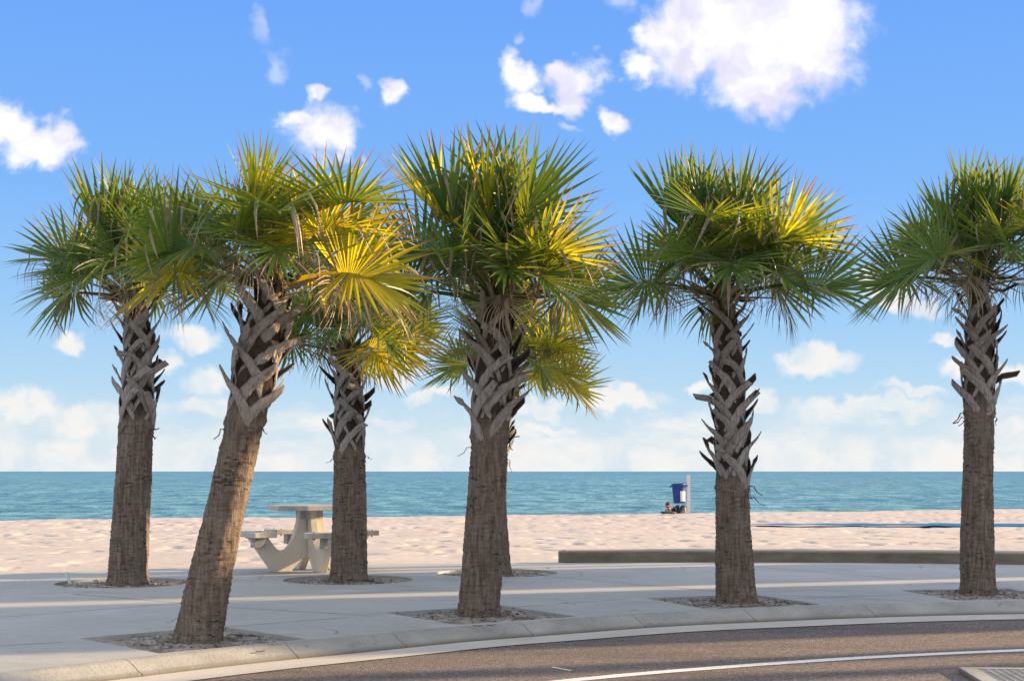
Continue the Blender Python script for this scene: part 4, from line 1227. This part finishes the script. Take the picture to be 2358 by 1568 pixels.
def build_person():
    py = 53.7; px = (1556 - CX) / FPX * py
    pz = float(sand_z(np.array([px]), np.array([py]))[0][0])
    ground_z = pz - .02
    head_dir = R(56)
    root = empty('person', (px, py, ground_z), head_dir)
    tag(root, 'person in dark clothes reclining on the sand with knees up beside the barrel', 'person')
    J, E, Rr = [], [], []
    def add(p, r, par=None):
        J.append(tuple(p)); Rr.append(r)
        if par is not None: E.append((par, len(J) - 1))
        return len(J) - 1
    pel = add((0, 0, .17), (.15, .11))
    wa = add((-.14, 0, .20), (.125, .095), pel)
    ch = add((-.32, 0, .28), (.15, .11), wa)
    sh = add((-.45, 0, .345), (.13, .09), ch)
    nk = add((-.53, 0, .395), .052, sh)
    hd0 = add((-.575, 0, .43), .058, nk)
    hd1 = add((-.61, 0, .50), (.083, .078), hd0)
    hd2 = add((-.635, 0, .575), (.078, .072), hd1)
    hd3 = add((-.645, 0, .63), (.045, .045), hd2)
    legs = []
    for s in (-1, 1):
        hp = add((.06, s * .09, .17), .098, pel)
        kn_ = add((.40, s * .115, .50), .062, hp)
        cf = add((.50, s * .115, .33), .056, kn_)
        an = add((.63, s * .11, .10), .036, cf)
        bl = add((.70, s * .115, .05), .036, an)
        to = add((.83, s * .13, .045), .022, bl)
    arms = []
    # arm toward the viewer folded behind the head; the other lies on the belly
    for s in (-1, 1):
        sj = add((-.43, s * .17, .335), .058, sh)
        if s < 0:
            el = add((-.60, -.32, .40), .042, sj); wr = add((-.70, -.13, .47), .028, el)
            hand = add((-.705, -.07, .50), (.036, .018), wr); fd = Vector((.0, .9, .35)).normalized(); lat = Vector((.5, -.2, .8)).normalized()
        else:
            el = add((-.22, .30, .20), .042, sj); wr = add((-.05, .12, .28), .028, el)
            hand = add((-.0, .06, .30), (.036, .018), wr); fd = Vector((.7, -.6, -.1)).normalized(); lat = Vector((.6, .7, 0)).normalized()
        hp_ = Vector(J[hand])
        for k, L in enumerate((.062, .074, .08, .072)):
            off = lat * (.028 - .019 * k)
            a = add(hp_ + off + fd * .035, .0095, hand)
            b = add(hp_ + off + fd * (.035 + L * .55), .0085, a)
            add(hp_ + off + fd * (.035 + L * .95) - Vector((0, 0, .015)), .0065, b)
        a = add(hp_ + lat * .042 - fd * .005, .011, hand); add(hp_ + lat * .068 + fd * .03, .0085, a)
    body = skin_obj('body', J, E, Rr, M['skin'], root)
    # face
    f = MB()
    hc = Vector((-.60, 0, .53)); fw = Vector((.86, 0, .30)).normalized(); up = Vector((-.30, 0, .86)).normalized()
    f.tube([hc + fw * .078 + up * .02, hc + fw * .10 - up * .005, hc + fw * .098 - up * .02, hc + fw * .08 - up * .028], [.008, .012, .015, .008], 8); 
    f.build('nose', M['skin'], body, smooth=True)
    for s in (-1, 1):
        f = MB(); p = hc + fw * .073 + up * .018 + Vector((0, s * .031, 0)); f.tube([p, p + fw * .012], [.012, .006], 8); f.build('eye', M['hair'], body)
        f = MB(); p = hc - fw * .005 + Vector((0, s * .078, 0)); f.tube([p - up * .028, p + Vector((0, s * .012, 0)), p + up * .028], [.006, .014, .007], 8); f.build('ear', M['skin'], body, smooth=True)
    f = MB(); p = hc + fw * .078 - up * .052; f.tube([p + Vector((0, -.024, 0)), p + fw * .008, p + Vector((0, .024, 0))], [.003, .006, .003], 6); f.build('mouth', simple_mat('lips', (.35, .13, .11), (.4, .16, .13), 9), body)
    # hair
    bm = bmesh.new(); bmesh.ops.create_uvsphere(bm, u_segments=28, v_segments=18, radius=1)
    rnd = random.Random(3)
    for v in bm.verts:
        n = v.co.copy()
        k = 1 + .06 * math.sin(n.y * 14 + n.z * 9)
        v.co = Vector((n.x * .100 * k, n.y * .092 * k, n.z * .115 * k))
    for v in list(bm.verts):
        if v.co.x > .035 and v.co.z < .07: bm.verts.remove(v)
    me = bpy.data.meshes.new('hair'); bm.to_mesh(me); bm.free()
    h = link('hair', me, M['hair'], body, smooth=True)
    h.matrix_local = Matrix.Translation(hc + up * .028 - fw * .012) @ Matrix.Rotation(R(-20), 4, 'Y')
    # clothes
    def garment(name, pts, ed, rr, mat): return skin_obj(name, pts, ed, rr, mat, root)
    garment('shirt', [(-.02, 0, .18), (-.14, 0, .205), (-.32, 0, .285), (-.45, 0, .345), (-.51, 0, .38), (-.43, -.17, .337), (-.59, -.315, .398), (-.665, -.20, .445), (-.43, .17, .337), (-.23, .295, .205), (-.10, .17, .262)],
            [(0, 1), (1, 2), (2, 3), (3, 4), (3, 5), (5, 6), (6, 7), (3, 8), (8, 9), (9, 10)],
            [(.16, .12), (.142, .112), (.166, .126), (.144, .104), (.066, .066), .074, .056, .042, .074, .056, .042], M['navy_cloth'])
    garment('trousers', [(-.02, 0, .165), (.05, -.09, .17), (.39, -.115, .495), (.455, -.115, .41), (.05, .09, .17), (.39, .115, .495), (.455, .115, .41)],
            [(0, 1), (1, 2), (2, 3), (0, 4), (4, 5), (5, 6)], [(.168, .128), .114, .082, .074, .114, .082, .074], M['navy_cloth'])
    # low chair
    ch_ = empty('beach_chair', (px, py, ground_z), head_dir)
    tag(ch_, 'low dark folding beach chair under the reclining person', 'beach chair')
    mb = MB()
    for (a, b) in (((-.18, .055), (.20, .05)),):
        mb.add([(a[0], -.27, a[1]), (b[0], -.27, b[1]), (b[0], .27, b[1]), (a[0], .27, a[1])], [(0, 1, 2, 3)])
    mb.build('seat', M['dark_mesh'], ch_)
    mb = MB(); vs = []
    for i in range(7):
        u = i / 6; x = -.18 - .52 * u; z = .055 + .24 * u - .03 * math.sin(u * 3.14)
        vs += [(x, -.27, z), (x, .27, z)]
    mb.add(vs, [(2 * i, 2 * i + 1, 2 * i + 3, 2 * i + 2) for i in range(6)]); mb.build('backrest', M['dark_mesh'], ch_)
    mb = MB()
    for s in (-1, 1):
        mb.tube([(.21, s * .285, .05), (-.18, s * .285, .055), (-.71, s * .285, .30)], .012, 8)
        mb.tube([(-.16, s * .285, .05), (-.60, s * .285, .0)], .011, 8); mb.tube([(-.55, s * .285, .22), (-.70, s * .285, .0)], .011, 8)
    mb.tube([(-.71, -.285, .30), (-.71, .285, .30)], .012, 8); mb.tube([(.21, -.285, .05), (.21, .285, .05)], .012, 8)
    mb.build('frame', M['alu'], ch_)
build_person()

# ------------------------------------------------------------------ small things
M['pvc'] = simple_mat('white_pipe', (.66, .66, .66), (.76, .76, .75), 20, .5, .1)
def build_small():
    p = ground(162, 1338, 0); 
    root = empty('pipe', (p.x, p.y, -.03)); tag(root, 'short white pipe tilting out of the ground beside the leftmost palm', 'pipe')
    mb = MB(); t = Vector((-.42, .1, 1)).normalized(); mb.tube([t * -.02, t * .05, t * .135], [.017, .017, .0165], 14, cap=False); mb.tube([t * -.02, t * .134], .012, 12); mb.build('pipe_body', M['pvc'], root, smooth=True)
    # access cover
    zc = ZG - .006
    root = empty('access_cover', (3.42, 8.41, zc), R(-5)); tag(root, 'grey steel access cover with raised dots set in the asphalt', 'access cover')
    steel = simple_mat('grey_steel_plate', (.16, .17, .175), (.26, .265, .27), 9, .55, .2, .004, metallic=.2)
    mb = MB()
    w, l = 1.32, .94
    for cx, cy, sx, sy in ((0, l / 2 - .035, w, .07), (0, -l / 2 + .035, w, .07), (-w / 2 + .05, 0, .10, l - .14), (w / 2 - .05, 0, .10, l - .14)):
        mb.box((cx, cy, .016), (sx, sy, .038))
    mb.build('frame', M['kerb'], root, bevel=.004)
    mb = MB(); mb.box((0, 0, .012), (w - .204, l - .144, .036)); lid = mb.build('lid', steel, root, bevel=.003)
    mb = MB(); nx, ny = 22, 14
    for i in range(nx):
        for j in range(ny):
            x = -w / 2 + .15 + (w - .30) * i / (nx - 1); y = -l / 2 + .11 + (l - .22) * j / (ny - 1)
            mb.tube([(x, y, .028), (x, y, .036)], [.013, .008], 8)
    mb.build('tread', steel, lid)
    # fallen leaves on kerb and pavement
    lm = simple_mat('dead_leaf', (.12, .06, .02), (.26, .15, .05), 30, .8)
    rnd = random.Random(8)
    spots = [((600, 1491), 'curled brown leaf on the sunlit kerb near the leaning palm', -.03), ((1099, 1443), 'yellow brown leaf on the kerb below the middle palm', .005), ((1131, 1441), 'brown leaf on the kerb beside a yellow brown leaf', .005),
             ((2120, 1306), 'dark dead leaf on the pavement near the low wall end of the band', .004), ((1262, 1309), 'dark scrap lying on the far round pit edge', .004)]
    for (px, py), lab, z in spots:
        p = ground(px, py, max(z, 0)); p.z = z + .004
        mb = MB(); vs = []; L = .034; n = 6
        for i in range(n + 1):
            u = i / n; w = .013 * math.sin(u * 3.14 * .95 + .05); zz = .006 * (u - .5) ** 2 * 4
            vs += [(L * (u * 2 - 1), -w, zz + .005), (L * (u * 2 - 1), 0, zz), (L * (u * 2 - 1), w, zz + .004)]
        mb.add(vs, [f for i in range(n) for f in ((3 * i, 3 * i + 1, 3 * i + 4, 3 * i + 3), (3 * i + 1, 3 * i + 2, 3 * i + 5, 3 * i + 4))])
        o = mb.build('fallen_leaf', lm, smooth=True); o.location = p; o.rotation_euler = (0, 0, rnd.uniform(0, 3))
        tag(o, lab, 'fallen leaf', 'fallen leaves')
build_small()

# ------------------------------------------------------------------ added unseen shade blocker right of the view, slit to stripe the pavement
def build_shade_blocker():
    root = empty('shade_blocker', (0, 0, 0), R(SUN_AZ))
    tag(root, 'added unseen slit wall and posts that throw striped shade over the pavement', 'shade blocker')
    wall = simple_mat('blocker_cream', (.50, .46, .40), (.60, .56, .50), 2, .9, .2)
    cap_mat = simple_mat('blocker_grey', (.20, .20, .20), (.28, .28, .27), 3, .8)
    U0, U1, TOP = 26.0, 26.35, 7.75
    holes = [(9.70, 10.15, 6.75, 7.60), (15.12, 15.58, 6.2, 7.3)]  # openings placed so the sun reaches chosen trunks
    def panel(v0, v1):
        hs = [h for h in holes if v0 < h[0] and h[1] < v1]
        if not hs: return [(v0, v1, -.2, TOP)]
        out = []; cur = v0
        for h in hs:
            out.append((cur, h[0], -.2, TOP)); out.append((h[0], h[1], -.2, h[2])); out.append((h[0], h[1], h[3], TOP)); cur = h[1]
        out.append((cur, v1, -.2, TOP)); return out
    for v0, v1 in ((9.60, 13.02), (13.40, 15.70), (15.70, 16.08), (16.36, 16.54), (16.82, 17.06)):  # added wall pieces, spaced so their gaps make the lit stripes
        mb = MB()
        for a, b, z0, z1 in panel(v0, v1):
            if v0 > 15.6: z1 -= .65
            mb.box(((U0 + U1) / 2, (a + b) / 2, (z0 + z1) / 2), (U1 - U0, b - a, z1 - z0))
        mb.build('wall', wall, root)
    for v, w in ((8.56, .36), (7.85, .30), (6.9, .3)):  # added posts that cast the dark stripes on the road
        mb = MB(); mb.box((U0 + .2, v, 4.0), (w, w, 8.4)); mb.build('column', wall, root)
    mb = MB(); mb.box((U0 + .175, 11.95, TOP + .06), (.5, 7.4, .12)); mb.build('blocker_cap', cap_mat, root)
build_shade_blocker()
